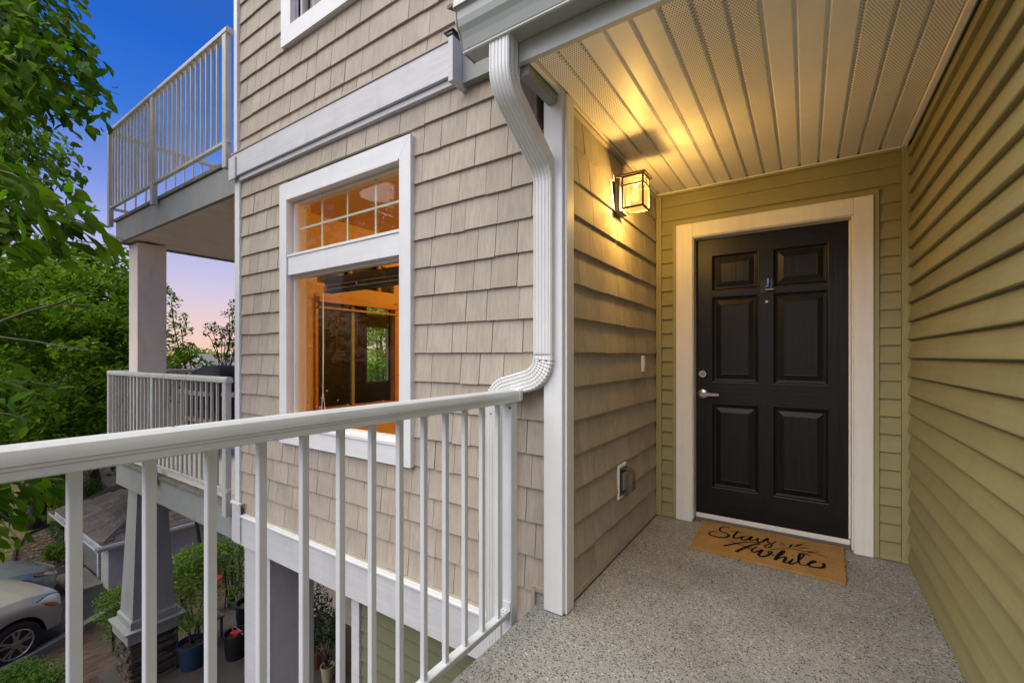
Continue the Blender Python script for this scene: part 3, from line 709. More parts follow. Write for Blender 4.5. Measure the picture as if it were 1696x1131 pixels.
pr_ = thing('porch_roof', 'porch roof edge with grey fascia over the landing', 'roof')
quick('fascia', paint('fascia_paint', (.40, .435, .41), .5, .05, 5, grain=(2, 40, 40), gvar=.06, gbump=.2), pr_, -1.03, 2.2, 1.572, 1.598, 2.472, 2.76)
quick('side_beam', M['grey_trim'], pr_, -1.03, -.982, 1.602, 1.86, 2.43, 2.60)
quick('rake_board', M['grey_trim'], pr_, -1.583, -1.26, 1.88, 1.936, 2.74, 2.95)
quick('decking', M['weather_wood'], pr_, -1.25, 2.2, 1.50, 3.6, 2.77, 2.80, bev=0)
q = MB(); q.loft([[(-1.30, 1.44, 2.74), (-1.30, 1.44, 2.755), (2.2, 1.44, 2.755), (2.2, 1.44, 2.74)], [(-1.30, 1.935, 2.95), (-1.30, 1.935, 2.965), (2.2, 1.935, 2.965), (2.2, 1.935, 2.95)]])
q.build('roof_shingles', M['roof_shingle'], pr_)
quick('end_post', M['weather_wood'], pr_, -1.15, -1.085, 1.845, 1.925, 2.37, 2.70)
quick('end_block', M['shingle_dark'], pr_, -1.20, -1.0, 1.87, 1.925, 2.49, 2.70)
gp = [(1.568, 2.735), (1.568, 2.556), (1.492, 2.556), (1.484, 2.566), (1.472, 2.60), (1.462, 2.622), (1.448, 2.642), (1.440, 2.668), (1.437, 2.700), (1.424, 2.712), (1.424, 2.736), (1.436, 2.736), (1.440, 2.718), (1.446, 2.704), (1.450, 2.67), (1.472, 2.625), (1.49, 2.575), (1.555, 2.568), (1.56, 2.735)]
gt = thing('gutter', 'grey-green metal gutter along the porch roof edge', 'gutter')
MB().prism(gp, -1.245, 2.2, lambda p_, t: (t, p_[0], p_[1])).build('trough', M['gutter'], gt)
cap_ = [(1.5685, 2.74), (1.5685, 2.552), (1.490, 2.552), (1.468, 2.60), (1.437, 2.655), (1.432, 2.70), (1.421, 2.71), (1.421, 2.74)]
MB().prism(cap_, -1.2505, -1.2455, lambda p_, t: (t, p_[0], p_[1])).build('end_cap', M['gutter'], gt)
quick('bottom_bead', M['gutter_lip'], gt, -1.2445, 2.2, 1.478, 1.490, 2.547, 2.5545, bev=.002)
quick('lip', M['gutter_lip'], gt, -1.2445, 2.2, 1.419, 1.4235, 2.71, 2.74, bev=.001)

# ------------------------------------------------------------------ downspout
ds = thing('downspout', 'white corrugated metal downspout with elbows down the facade', 'downspout')
PW, PD = .051, .040
def dprof():
    pts = []
    xs2 = np.linspace(-PW+.006, PW-.006, 21)
    for i, x in enumerate(xs2): pts.append((x, -PD + (.0035 if i % 4 in (2,) else 0)))
    ys2 = np.linspace(-PD+.006, PD-.006, 9)
    for i, y in enumerate(ys2): pts.append((PW - (.003 if i % 4 == 2 else 0), y))
    for x in (PW-.006, 0, -PW+.006): pts.append((x, PD))
    for i, y in enumerate(ys2[::-1]): pts.append((-PW + (.003 if i % 4 == 2 else 0), y))
    return pts
DP = dprof()
def sweep(path, fr, pleat):
    """path: points, tangent-based frames; fr(tangent) -> (side axis, depth axis); pleat(i): scale"""
    rings = []
    for i, p in enumerate(path):
        d = (path[min(i+1, len(path)-1)]-path[max(i-1, 0)]).normalized(); a, c = fr(d); s = pleat[i]
        rings.append([p + a*x*s + c*y*s for x, y in DP])
    return MB().loft(rings)
def bend(p0, p1, p2, r, n):
    """fillet between two straight runs"""
    d1 = (p0-p1).normalized(); d2 = (p2-p1).normalized(); ang = d1.angle(d2); t = r/math.tan(ang/2)
    c = p1+(d1+d2).normalized()*(r/math.sin(ang/2)); a = p1+d1*t-c; bb = p1+d2*t-c
    return [c + (a*math.sin((1-k/n)*(math.pi-ang))+bb*math.sin(k/n*(math.pi-ang)))/math.sin(math.pi-ang) for k in range(n+1)]
V3 = Vector
def run(pts, rads, nb=20, amp=.018):
    out = [pts[0]]; pl = [1]
    for i in range(1, len(pts)-1):
        bb = bend(pts[i-1], pts[i], pts[i+1], rads[i-1], nb); out += bb
        pl += [1 + (.0 if k in (0, nb) else (amp if k % 2 else -amp)) for k in range(nb+1)]
    out.append(pts[-1]); pl.append(1); return out, pl
up_path, pl = run([V3((-1.062, 1.528, 2.556)), V3((-1.062, 1.528, 2.375)), V3((-1.048, 1.868, 2.125)), V3((-1.048, 1.868, 1.235))], [.13, .13], 20, .014)
sweep(up_path, lambda d: (V3((1, 0, 0)), V3((1, 0, 0)).cross(d).normalized()), pl).build('upper_pipe', M['downspout'], ds, True, 25)
lo_path, pl = run([V3((-1.048, 1.868, 1.24)), V3((-1.048, 1.868, 1.135)), V3((-1.338, 1.868, 1.055)), V3((-1.338, 1.868, -.75))], [.115, .095], 22, .045)
sweep(lo_path, lambda d: (V3((0, 1, 0)).cross(d).normalized()*1, V3((0, 1, 0))), pl).build('lower_pipe', M['downspout'], ds, True, 25)
for (x, z) in ((-1.048, 1.245), (-1.338, .92)):
    q = MB(); q.box(x-.045, x+.045, 1.828, 1.84, z-.001, z+.001); q.build('joint', M['gutter_lip'], ds)
q = MB()
for (x, y, z) in ((-1.06, 1.829, 1.21), (-1.025, 1.829, 1.21), (-1.35, 1.829, .935)):
    q.lathe([(.005, -.003), (.005, .003)], (x, y, z), 8)
q.build('screws', M['dark_metal'], ds)

# ------------------------------------------------------------------ lantern
ln = thing('wall_lantern', 'lit bronze box lantern with amber panes under the porch ceiling', 'lamp')
quick('back_plate', M['lamp_metal'], ln, XB+.024, XB+.058, 2.562, 2.680, 2.098, 2.315, bev=.004)
q = MB(); lx0, lx1, ly0, ly1, lz0, lz1 = -.915, -.785, 2.552, 2.682, 2.108, 2.30
t = .0095
for x in (lx0, lx1-t):
    for y in (ly0, ly1-t): q.box(x, x+t, y, y+t, lz0, lz1)
for z in (lz0, 2.242, lz1-t):
    q.box(lx0+t, lx1-t, ly0, ly0+t, z, z+t).box(lx0+t, lx1-t, ly1-t, ly1, z, z+t).box(lx0, lx0+t, ly0+t, ly1-t, z, z+t).box(lx1-t, lx1, ly0+t, ly1-t, z, z+t)
q.box(lx1-t, lx1-.001, (ly0+ly1)/2-.003, (ly0+ly1)/2+.003, 2.249, lz1-t)
q.build('cage', M['lamp_metal'], ln)
q = MB(); q.box(lx0-.035, lx1+.012, ly0-.012, ly1+.012, lz1+.001, lz1+.010, bev=.002).box(lx0-.03, lx0+.02, ly0+.03, ly1-.03, lz0+.03, lz1); q.build('cap', M['lamp_metal'], ln)
for nm, a in (('pane', (lx0+t, lx1-t, ly0+.003, ly0+.005, lz0+t, lz1-t)), ('pane', (lx0+t, lx1-t, ly1-.005, ly1-.003, lz0+t, lz1-t)), ('pane', (lx1-.005, lx1-.003, ly0+t, ly1-t, lz0+t, lz1-t))):
    quick(nm, M['lamp_glass'], ln, *a, bev=0)
quick('pane', M['lamp_glass'], ln, lx0+t, lx1-t, ly0+t, ly1-t, lz0+.003, lz0+.005, bev=0)
q = MB().lathe([(.004, -.06), (.02, -.05), (.026, -.03), (.022, -.008), (.013, .015), (.013, .03)], (-.855, 2.617, 2.215), 16); q.build('bulb', M['bulb'], ln, True)
MB().lathe([(.016, .03), (.016, .075)], (-.855, 2.617, 2.215), 12).build('socket', M['cream'], ln)
pd = bpy.data.lights.new('lantern_light', 'POINT'); pd.energy = 96; pd.color = (1, .73, .33); pd.shadow_soft_size = .045
po = bpy.data.objects.new('lantern_light', pd); COL.objects.link(po); po.location = (-.845, 2.617, 2.175)

# doorbell and dryer vent
db = thing('doorbell', 'small cream doorbell button on the shingled side wall', 'doorbell')
quick('plate', M['cream'], db, XB+.012, XB+.030, 3.105, 3.145, 1.12, 1.235, bev=.004); quick('button', M['sash'], db, XB+.0305, XB+.036, 3.117, 3.133, 1.155, 1.20, bev=.002)
vt = thing('outlet_cover', 'clear bubble outdoor outlet cover low on the shingled side wall', 'outlet')
quick('plate', M['cream'], vt, XB+.010, XB+.026, 2.625, 2.765, .34, .555, bev=.006)
quick('gasket', M['dark_metal'], vt, XB+.0265, XB+.034, 2.640, 2.750, .365, .535, bev=.003)
M['smoke'] = glass('smoky_plastic', (.86, .86, .84), 2.5)
q = MB(); q.loft([[(XB+o, y0, z0), (XB+o, y1, z0), (XB+o, y1, z1), (XB+o, y0, z1)] for o, y0, y1, z0, z1 in ((.0345, 2.645, 2.745, .37, .53), (.075, 2.65, 2.74, .375, .525), (.098, 2.662, 2.728, .40, .50))]); q.build('cover', M['smoke'], vt)
q = MB(); q.box(XB+.0345, XB+.045, 2.668, 2.722, .395, .50, bev=.002); q.build('socket', M['grey_trim'], vt)

# ------------------------------------------------------------------ door mat
mt = thing('door_mat', 'tan coir door mat printed Stay Awhile with a leafy sprig', 'mat')
MXL, MXR, MYN, MYF = -.625, .190, 2.967, 3.425
mq = [Vector((-.633, 3.500, 0)), Vector((.200, 3.508, 0)), Vector((.180, 2.958, 0)), Vector((-.617, 2.978, 0))]
nx, ny = 64, 30; b = MB()
def mp_(u, v): return (mq[3]*(1-u)+mq[2]*u)*(1-v)+(mq[0]*(1-u)+mq[1]*u)*v
top = {}
for i in range(nx+1):
    for j in range(ny+1):
        p = mp_(i/nx, j/ny); ed = i in (0, nx) or j in (0, ny); f_ = .004 if ed else 0
        top[i, j] = b.bm.verts.new((p.x+random.uniform(-f_, f_), p.y+random.uniform(-f_, f_), .016+random.uniform(-.001, .001)))
for i in range(nx):
    for j in range(ny): b.bm.faces.new((top[i, j], top[i+1, j], top[i+1, j+1], top[i, j+1]))
rim = [top[i, 0] for i in range(nx+1)]+[top[nx, j] for j in range(1, ny+1)]+[top[i, ny] for i in range(nx-1, -1, -1)]+[top[0, j] for j in range(ny-1, 0, -1)]
low = [b.bm.verts.new((v.co.x, v.co.y, .003)) for v in rim]
for i in range(len(rim)): k_ = (i+1) % len(rim); b.bm.faces.new((rim[k_], rim[i], low[i], low[k_]))
b.build('coir_pile', M['coir'], mt)
# lettering: strokes traced in the plane of the mat
def ground_pt(cx, cy, z=.0185):
    x = 1140+cx*.16509; y = 840+cy*.16509
    u = (x-848)/730; v = (590-y)/730; d = (z-EYE)/v
    f = Vector((-math.sin(YAW), math.cos(YAW), 0)); r = Vector((math.cos(YAW), math.sin(YAW), 0)); p = (f+r*u)*d
    return Vector((p.x, p.y, z))
def smooth_line(pts, n=5):
    P_ = [Vector(p) for p in pts]; out = []
    for i in range(len(P_)-1):
        a = P_[max(i-1, 0)]; b_ = P_[i]; c = P_[i+1]; d = P_[min(i+2, len(P_)-1)]
        for k in range(n):
            t = k/n; out.append(.5*((2*b_)+(c-a)*t+(2*a-5*b_+4*c-d)*t*t+(3*b_-a-3*c+d)*t**3))
    out.append(P_[-1]); return out
INK = MB()
def stroke(pts, w0, w1=None, w2=None):
    """pen stroke: widths at start, middle and end"""
    w1 = w0 if w1 is None else w1; w2 = w0 if w2 is None else w2
    q = smooth_line([ground_pt(*p) for p in pts]); n = len(q); rg = []
    for i, p in enumerate(q):
        t = i/(n-1); w = (w0+(w1-w0)*t*2) if t < .5 else (w1+(w2-w1)*(t*2-1))
        d = (q[min(i+1, n-1)]-q[max(i-1, 0)]); d = d.normalized() if d.length > 1e-6 else Vector((1, 0, 0)); s = Vector((-d.y, d.x, 0))*w*.5
        rg.append((INK.bm.verts.new(p+s), INK.bm.verts.new(p-s)))
    for a, c in zip(rg[:-1], rg[1:]): INK.bm.faces.new((a[0], a[1], c[1], c[0]))
Wt, Wm, Wk = .007, .011, .018
stroke([(420, 203), (385, 193), (345, 194), (316, 212), (320, 234), (352, 249), (390, 264), (405, 280), (385, 297), (340, 301), (275, 292), (222, 274), (208, 259), (225, 246), (258, 239), (285, 242)], Wt, Wk, Wt)
stroke([(503, 234), (478, 260), (455, 286), (456, 303), (482, 308), (522, 298), (552, 286)], Wm, Wk, Wt)
stroke([(430, 239), (480, 246), (560, 259)], Wm, Wm, Wt)
stroke([(612, 284), (572, 286), (538, 305), (532, 321), (560, 328), (602, 314), (642, 290), (624, 309), (616, 327), (642, 331), (682, 317), (704, 305)], Wt, Wk, Wt)
stroke([(706, 303), (692, 325), (702, 345), (738, 345), (786, 314), (800, 309), (794, 335), (822, 362)], Wm, Wk, Wm)
stroke([(880, 336), (838, 370), (828, 392), (795, 402), (764, 390), (788, 373), (845, 358)], Wt, Wm, Wt)
stroke([(358, 383), (430, 369), (530, 351), (640, 348), (722, 362)], Wk, Wm, Wm)
stroke([(722, 362), (650, 374), (560, 404), (476, 444)], Wm, Wk, Wk*1.1)
stroke([(418, 336), (500, 366), (600, 402), (640, 412), (690, 394)], Wt, Wm, Wt)
stroke([(692, 394), (652, 412), (636, 432), (660, 448), (718, 432), (748, 424), (722, 450), (706, 474), (738, 491), (792, 480), (838, 450), (824, 439), (800, 449), (838, 476), (880, 484)], Wm, Wk, Wt)
stroke([(952, 429), (912, 470), (868, 526)], Wm, Wk*1.2, Wk)
stroke([(880, 486), (925, 445), (955, 430), (965, 446), (930, 480)], Wt, Wm, Wt)
stroke([(880, 522), (930, 500), (976, 494), (972, 520), (956, 545), (985, 553), (1014, 540)], Wt, Wk, Wt)
stroke([(1052, 514), (1022, 545), (1012, 560), (1040, 566), (1084, 548)], Wm, Wk, Wt)
stroke([(1036, 482), (1048, 484)], Wk, Wk, Wk)
stroke([(1084, 548), (1140, 502), (1158, 472), (1132, 461), (1112, 488), (1106, 540), (1130, 570), (1172, 580)], Wt, Wk, Wt)
stroke([(1172, 580), (1232, 560), (1278, 545), (1262, 534), (1226, 550), (1206, 574), (1232, 592), (1292, 602), (1346, 602), (1364, 582), (1352, 556)], Wt, Wk, Wk)
stroke([(820, 421), (900, 415), (1000, 410), (1100, 425), (1200, 446), (1300, 470), (1390, 501)], Wt*.8, Wt, Wt*.7)
for a, c, w in (((890, 367), (968, 392), .008), ((920, 344), (976, 386), .010), ((1012, 402), (1042, 366), .016), ((1058, 396), (1158, 361), .017), ((1098, 402), (1216, 408), .011), ((1130, 436), (1322, 450), .011), ((1142, 446), (1236, 489), .013)):
    m_ = ((a[0]+c[0])/2, (a[1]+c[1])/2); stroke([a, m_, c], .001, w, .001)
INK.build('lettering', M['ink'], mt)
# crumbs and dry bits on the landing
V_, F_ = [], []
for i in range(90):
    x, y = rng.uniform(-1.0, .45), rng.uniform(1.3, 3.4); s = rng.uniform(.002, .006); a = rng.uniform(0, 6.3); n0 = len(V_)
    for kx, ky, kz in ((-1, 0, 0), (0, .5, .3), (1, 0, .5), (0, -.5, 0), (0, 0, 1)): V_.append((x+s*(kx*math.cos(a)-ky*math.sin(a)), y+s*(kx*math.sin(a)+ky*math.cos(a)), .001+kz*s*.6))
    for f_ in ((0, 1, 4), (1, 2, 4), (2, 3, 4), (3, 0, 4)): F_.append(tuple(n0+k for k in f_))
tag(raw_mesh('floor_debris', V_, F_, M['dry_leaf']), kind='stuff')

# ------------------------------------------------------------------ near railing
rg = thing('landing_railing', 'white metal railing with square balusters along the open landing edge', 'railing')
RX = -1.19
def rail_profile(w, h):
    return [(-w, .0), (-w*.86, -h*.06) if False else (-w, h*.35), (-w, h*.62), (-w*.8, h*.88), (-w*.45, h), (w*.45, h), (w*.8, h*.88), (w, h*.62), (w, h*.35), (w, 0), (w*.72, -.004), (-w*.72, -.004)]
rp = rail_profile(.034, .058)
MB().prism(rp, -.9, 1.79, lambda p_, t: (RX+p_[0], t, 1.012+p_[1])).build('top_rail', M['rail'], rg, True, 28)
q = MB()
for zz in (1.028, 1.036): q.box(RX+.0338, RX+.0346, -.9, 1.70, zz, zz+.0012)
q.build('rail_groove', M['gutter'], rg)
quick('rail_cap', M['rail'], rg, RX-.036, RX+.036, 1.793, 1.835, 1.008, 1.072, bev=.010)
quick('bottom_rail', M['rail'], rg, RX-.020, RX+.020, -.9, 1.735, -.008, .020, bev=.003)
quick('post', M['rail'], rg, RX-.027, RX+.027, 1.738, 1.792, -.36, 1.008, bev=.003)
quick('post', M['rail'], rg, RX-.027, RX+.027, -.95, -.90, -.36, 1.008, bev=.003)
y = .242
ys_ = [.242+.1185*i for i in range(-8, 13)]
for y in ys_: quick('baluster', M['rail'], rg, RX-.0105, RX+.0105, y-.0105, y+.0105, .0205, 1.008, bev=.0018)
q = MB(); q.box(RX-.021, RX+.024, 1.700, 1.737, .0205, .026, bev=.001).box(RX-.021, RX+.024, 1.7325, 1.7375, .0265, .062, bev=.001)
for dx in (-.008, .012): q.lathe([(.005, 0), (.005, .004), (.002, .006)], (RX+dx, 1.717, .026), 10)
q.build('bracket', M['rail'], rg)
q = MB(); q.lathe([(.006, -.003), (.006, .003)], (RX+.020, 1.737, .985), 10); q.build('screw', M['dark_metal'], rg)
q = MB()
for y in ys_: q.lathe([(.0035, -.0015), (.0035, .0015)], (RX+.0, y+.0, 1.0065), 6)
q.build('rivets', M['gutter'], rg)
MB().poly([(RX-.01, .40, 1.0715), (RX+.003, .404, 1.0715), (RX+.0, .412, 1.075), (RX-.006, .41, 1.0715)], [(0, 1, 2, 3)]).build('dry_leaf_bit', M['bark'], rg)

# ------------------------------------------------------------------ balconies
def balcony(name_label, zf, top, group_lab, soffit):
    b_ = thing('balcony', name_label, 'balcony')
    quick('front_beam', M['grey_trim'], b_, -7.48, -4.262, 1.915, 1.955, zf-.44, zf-.165, bev=.004)
    quick('edge_moulding', M['mossy'], b_, -7.50, -4.262, 1.895, 1.955, zf-.162, zf-.120, bev=.006)
    quick('side_beam', M['grey_trim'], b_, -7.48, -7.44, 1.957, 4.6, zf-.44, zf-.165, bev=.004)
    quick('deck', M['column'], b_, -7.48, -4.20, 1.957, 4.6, zf-.118, zf-.08, bev=0)  # deck coloured pale so it bounces light onto the underside above
    if soffit:
        n = 31; w = (7.44-4.27)/n
        for i in range(n):
            a = -7.44+i*w; pr = [(a+.003, zf-.405), (a+.009, zf-.412), (a+w-.003, zf-.412), (a+w-.001, zf-.405), (a+w-.001, zf-.395), (a+.003, zf-.395)]
            MB().prism(pr, 1.957, 4.6, lambda p_, t: (p_[0], t, p_[1])).build('soffit_board', M['soffit_pink'], b_)
        quick('soffit_backing', M['shingle_dark'], b_, -7.44, -4.265, 1.957, 4.6, zf-.394, zf-.385, bev=0)
    r = thing('balcony_railing', group_lab, 'railing')
    yr = 1.872; zt = zf+top
    MB().prism(rail_profile(.030, .05), -7.56, -4.275, lambda p_, t: (t, yr+p_[0], zt-.05+p_[1])).build('top_rail', M['rail_old'], r, True, 28)
    quick('bottom_rail', M['rail_old'], r, -7.56, -4.28, yr-.018, yr+.018, zf+.0, zf+.03)
    for x in (-7.53, -6.05, -4.33): quick('post', M['rail_old'], r, x-.035, x+.035, yr-.025, yr+.025, zf-.22, zt-.052, bev=.003)
    x = -7.42
    while x < -4.40:
        if abs(x+6.05) > .05: quick('baluster', M['rail_old'], r, x-.0095, x+.0095, yr-.0095, yr+.0095, zf+.031, zt-.052, bev=0)
        x += .112
    # the side run
    MB().prism(rail_profile(.030, .05), 1.91, 4.5, lambda p_, t: (-7.53+p_[0], t, zt-.05+p_[1])).build('side_top_rail', M['rail_old'], r, True, 28)
    quick('side_bottom_rail', M['rail_old'], r, -7.548, -7.512, 1.91, 4.5, zf+.0, zf+.03)
    if not soffit or True:
        y = 2.02
        while y < 4.45:
            quick('baluster', M['rail_old'], r, -7.5395, -7.5205, y-.0095, y+.0095, zf+.031, zt-.052, bev=0); y += .112
    return b_
balcony('upper balcony slab on a grey beam with a boarded underside', 3.135, 1.03, 'weathered white railing of the upper balcony against the sky', True)
balcony('lower balcony slab on a grey beam beside the facade corner', .015, 1.03, 'weathered white railing of the lower balcony in front of the grill', False)
CX_, CY_ = -7.28, 2.19
co = thing('balcony_column', 'grey square column on the lower balcony holding up the upper one', 'column')
quick('shaft', M['column'], co, CX_-.155, CX_+.155, CY_-.155, CY_+.155, -.06, 2.69, bev=.004)
cl = thing('porch_column', 'tapered grey porch column on a stacked stone base', 'column')
q = MB(); q.loft([[(CX_+sx*h, CY_+sy*h, z) for sx, sy in ((-1, -1), (1, -1), (1, 1), (-1, 1))] for h, z in ((.225, -2.10), (.155, -.435))]); q.build('shaft', M['grey_trim'], cl)
q = MB(); q.loft([[(CX_+sx*h, CY_+sy*h, z) for sx, sy in ((-1, -1), (1, -1), (1, 1), (-1, 1))] for h, z in ((.25, -2.205), (.25, -2.12), (.232, -2.10))]); q.build('plinth', M['grey_trim'], cl)
q = MB(); q.loft([[(CX_+sx*h, CY_+sy*h, z) for sx, sy in ((-1, -1), (1, -1), (1, 1), (-1, 1))] for h, z in ((.28, -2.38), (.29, -2.37), (.29, -2.235), (.325, -2.228), (.325, -2.208))]); q.build('cap', M['grey_trim'], cl)
quick('core', M['stone_dark'], cl, CX_-.235, CX_+.235, CY_-.235, CY_+.235, -3.6, -2.381, bev=0)
rn = random.Random(4)
for face in range(2):
    z = -3.10
    while z < -2.40:
        h = rn.uniform(.028, .062); h = min(h, -2.383-z); u = -.255
        while u < .25:
            w = min(rn.uniform(.09, .24), .255-u) if .255-u > .06 else .255-u
            d = rn.uniform(.015, .045); g = .003
            if face == 0: a = (CX_+u+g, CX_+u+w-g, CY_-.235-d, CY_-.233, z+g, z+h-g)
            else: a = (CX_+.233, CX_+.235+d, CY_+u+g, CY_+u+w-g, z+g, z+h-g)
            if a[1]-a[0] > .004 and a[3]-a[2] > .004 and h > .012: quick('stone', M['stone'], cl, *a, bev=.004)
            u += w
        z += h
# square pier under the facade corner
pi = thing('porch_pier', 'plain grey square pier under the facade corner', 'column')
quick('shaft', M['grey_belt'], pi, -4.20, -3.76, 1.962, 2.36, -2.95, -.42, bev=.004)
quick('corner_bead', M['grey_belt'], pi, -3.84, -3.757, 1.958, 1.9615, -2.95, -.42, bev=0)
# green wall under the landing
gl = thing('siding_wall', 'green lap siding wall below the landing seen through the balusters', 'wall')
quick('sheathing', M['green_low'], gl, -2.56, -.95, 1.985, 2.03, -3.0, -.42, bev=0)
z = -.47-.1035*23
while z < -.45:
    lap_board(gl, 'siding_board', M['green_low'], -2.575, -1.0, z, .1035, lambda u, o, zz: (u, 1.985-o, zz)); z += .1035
quick('corner_board', M['grey_belt'], gl, -2.665, -2.58, 1.955, 2.05, -2.95, -.42)
# back wall of the porch with a window
bk = thing('porch_back_wall', 'shaded shingled back wall of the lower porch with a white window', 'wall')
quick('wall', M['shingle_dark'], bk, -7.4, -2.56, 4.32, 4.4, -2.95, -.44, bev=0)
rn2 = random.Random(9); sb = MB(); z = -2.95
while z < -.5:
    u = -6.9
    while u < -3.0:
        w = rn2.uniform(.1, .2); sb.poly([(u, 4.32, z), (u+w-.004, 4.32, z), (u+w-.004, 4.30, z), (u, 4.30, z), (u, 4.314, z+.17), (u+w-.004, 4.314, z+.17)], [(0, 1, 2, 3), (3, 2, 5, 4)]); u += w
    z += .17
o = sb.build('shingles', M['shingle'], bk); tag(o, kind='stuff')
wf = MB(); wf.box(-6.75, -6.65, 4.26, 4.30, -2.28, -1.0).box(-5.7, -5.6, 4.26, 4.30, -2.28, -1.0).box(-6.65, -5.7, 4.26, 4.30, -2.28, -2.17).box(-6.65, -5.7, 4.26, 4.30, -1.1, -1.0)
wf.build('window_frame', M['white'], bk); quick('pane', M['car_glass'], bk, -6.65, -5.7, 4.285, 4.295, -2.17, -1.1, bev=0)

# grill on the lower balcony
gr = thing('covered_grill', 'barbecue grill under a black cover on the lower balcony', 'grill', (-6.50, 2.75, -.06))
q = MB(); rings = []
for z, sx, sy in ((.95, .47, .30), (1.02, .46, .29), (1.10, .38, .24), (1.155, .25, .17), (1.17, .10, .08)):
    rings.append([(sx*math.copysign(abs(math.cos(a))**.5, math.cos(a))+.015*math.sin(7*a), sy*math.copysign(abs(math.sin(a))**.5, math.sin(a))+.012*math.cos(9*a), z) for a in np.linspace(0, 2*math.pi, 28, endpoint=False)])
q.loft([[(x*1.02, y*1.02, .62+.02*math.sin(i*1.7)) for i, (x, y, z) in enumerate(rings[0])]]+rings); q.build('cover', M['black'], gr, True)
quick('side_shelf', M['steel'], gr, .50, .82, -.22, .22, .80, .84); quick('front_shelf', M['steel'], gr, -.44, .44, -.36, -.31, .80, .85)
for sx in (-.4, .4):
    for sy in (-.22, .22): quick('leg', M['dark_metal'], gr, sx-.02, sx+.02, sy-.02, sy+.02, 0.01, .62)
quick('cabinet', M['dark_metal'], gr, -.37, .37, -.2, .2, .12, .60); quick('low_shelf', M['wood_trim'], gr, -.42, .42, -.30, -.21, .45, .49)

# ------------------------------------------------------------------ garage
ga = thing('garage', 'low garage with a brown shingled hip roof and white walls', 'garage')
GX, GY = -13.5, 3.32; EZ = -3.14
quick('corner_pier', M['garage_white'], ga, GX-.55, GX, GY, GY+.3, GZ-.1, EZ+.02)
quick('jamb', M['white'], ga, GX-.95, GX-.87, GY+.02, GY+.3, GZ-.1, EZ)
q = MB()
for i in range(14): q.box(GX-.86, GX-.80, GY+.05, GY+.09, GZ+.02+i*.075, GZ+.06+i*.075)
q.build('weather_seal', M['dark_metal'], ga)
quick('seal_strip', M['cream'], ga, GX-.80, GX-.56, GY+.06, GY+.3, GZ-.1, EZ, bev=0)
quick('door', M['garage_door'], ga, -16.9, GX-.95, GY+.08, GY+.2, GZ-.02, EZ)
quick('front_wall', M['garage_white'], ga, -17.3, -16.9, GY, GY+.3, GZ-.1, EZ)
quick('side_wall_core', M['garage_white'], ga, GX-.1, GX-.02, GY+.3, 9.0, GZ-.1, EZ+.02, bev=0)
for i in range(10): lap_board(ga, 'siding_board', M['garage_white'], GY+.02, 9.0, EZ-.01-.112*(i+1), .112, lambda u, o, z: (GX-.02+o, u, z), .014)
ov = .16; px1, py0 = GX+ov, GY-ov; rise = .42; wide = 3.2
def roofpt(a, s):    # a: along eave, s: up slope (front plane)
    return (a, py0+s, EZ+.06+s*rise)
hipm = MB(); hipm.tube([(px1-.02, py0+.02, EZ+.085), (px1-wide, py0+wide, EZ+.10+wide*rise)], .07, 6); hipm.build('hip_ridge', M['roof_shingle'], ga)
q = MB(); q.poly([(px1, py0, EZ+.05), (-17.4, py0, EZ+.05), (-17.4+wide, py0+wide, EZ+.05+wide*rise), (px1-wide, py0+wide, EZ+.05+wide*rise)], [(0, 1, 2, 3)])
q.poly([(px1, py0, EZ+.05), (px1-wide, py0+wide, EZ+.05+wide*rise), (px1-wide, 9+.2, EZ+.05+wide*rise), (px1, 9.2, EZ+.05)], [(0, 1, 2, 3)])
q.poly([(-17.4, py0, EZ+.05), (-17.4, 9.2, EZ+.05), (-17.4+wide, 9.2, EZ+.05+wide*rise), (-17.4+wide, py0+wide, EZ+.05+wide*rise)], [(0, 1, 2, 3)])
q.build('roof_deck', M['shingle_dark'], ga)
rn = random.Random(6); cnt = 0; ss = MB()
def roof_tab(a0, a1, s0, plane):
    th_ = .024; ln_ = .225
    def f_(a, s, h):
        z_ = EZ+.056+s*rise+h
        return (a, py0+s, z_) if plane == 0 else (px1-s, a, z_)
    pts = [f_(a0, s0, 0), f_(a1, s0, 0), f_(a1, s0, th_), f_(a0, s0, th_), f_(a0, s0+ln_, .003), f_(a1, s0+ln_, .003)]
    fc = [(0, 1, 2, 3), (3, 2, 5, 4), (0, 3, 4), (1, 5, 2)]
    return pts, fc
tabs = []
for plane in (0, 1):
    s = .0
    while s < wide-.1:
        a = (px1-s-.02) if plane == 0 else (py0+s+.02); sg = -1 if plane == 0 else 1; end = (-17.4+s) if plane == 0 else 9.0
        while (a-end)*-sg > .1:
            w = rn.uniform(.16, .34); a2 = a+sg*(w-.012); tabs.append((min(a, a2), max(a, a2), s, plane)); a += sg*w
        s += .19
tabs.sort(key=lambda t_: (Vector(roof_tab(*t_)[0][0])-Vector((0, 0, EYE))).length)
for i, t_ in enumerate(tabs):
    pts, fc = roof_tab(*t_)
    if i < 300: MB().poly(pts, fc).build('roof_shingle', M['roof_shingle'], ga)
    else: ss.poly(pts, fc)
tag(ss.build('roof_shingles', M['roof_shingle'], ga), kind='stuff')
def gut(p0, p1, out):
    p0, p1, out = Vector(p0), Vector(p1), Vector(out)
    pr = [(0, .0), (0, -.09), (.06, -.09), (.10, -.04), (.11, .01), (.125, .01), (.12, -.045), (.07, -.105), (-.01, -.105), (-.01, 0)]
    return MB().prism(pr, 0, 1, lambda c, t_: tuple(p0.lerp(p1, t_)+out*c[0]+Vector((0, 0, c[1]))))
gut((px1+.1, py0-.012, EZ+.05), (-17.4, py0-.012, EZ+.05), (0, -1, 0)).build('gutter', M['white'], ga)
gut((px1+.012, py0-.1, EZ+.05), (px1+.012, 9.2, EZ+.05), (1, 0, 0)).build('gutter', M['white'], ga)
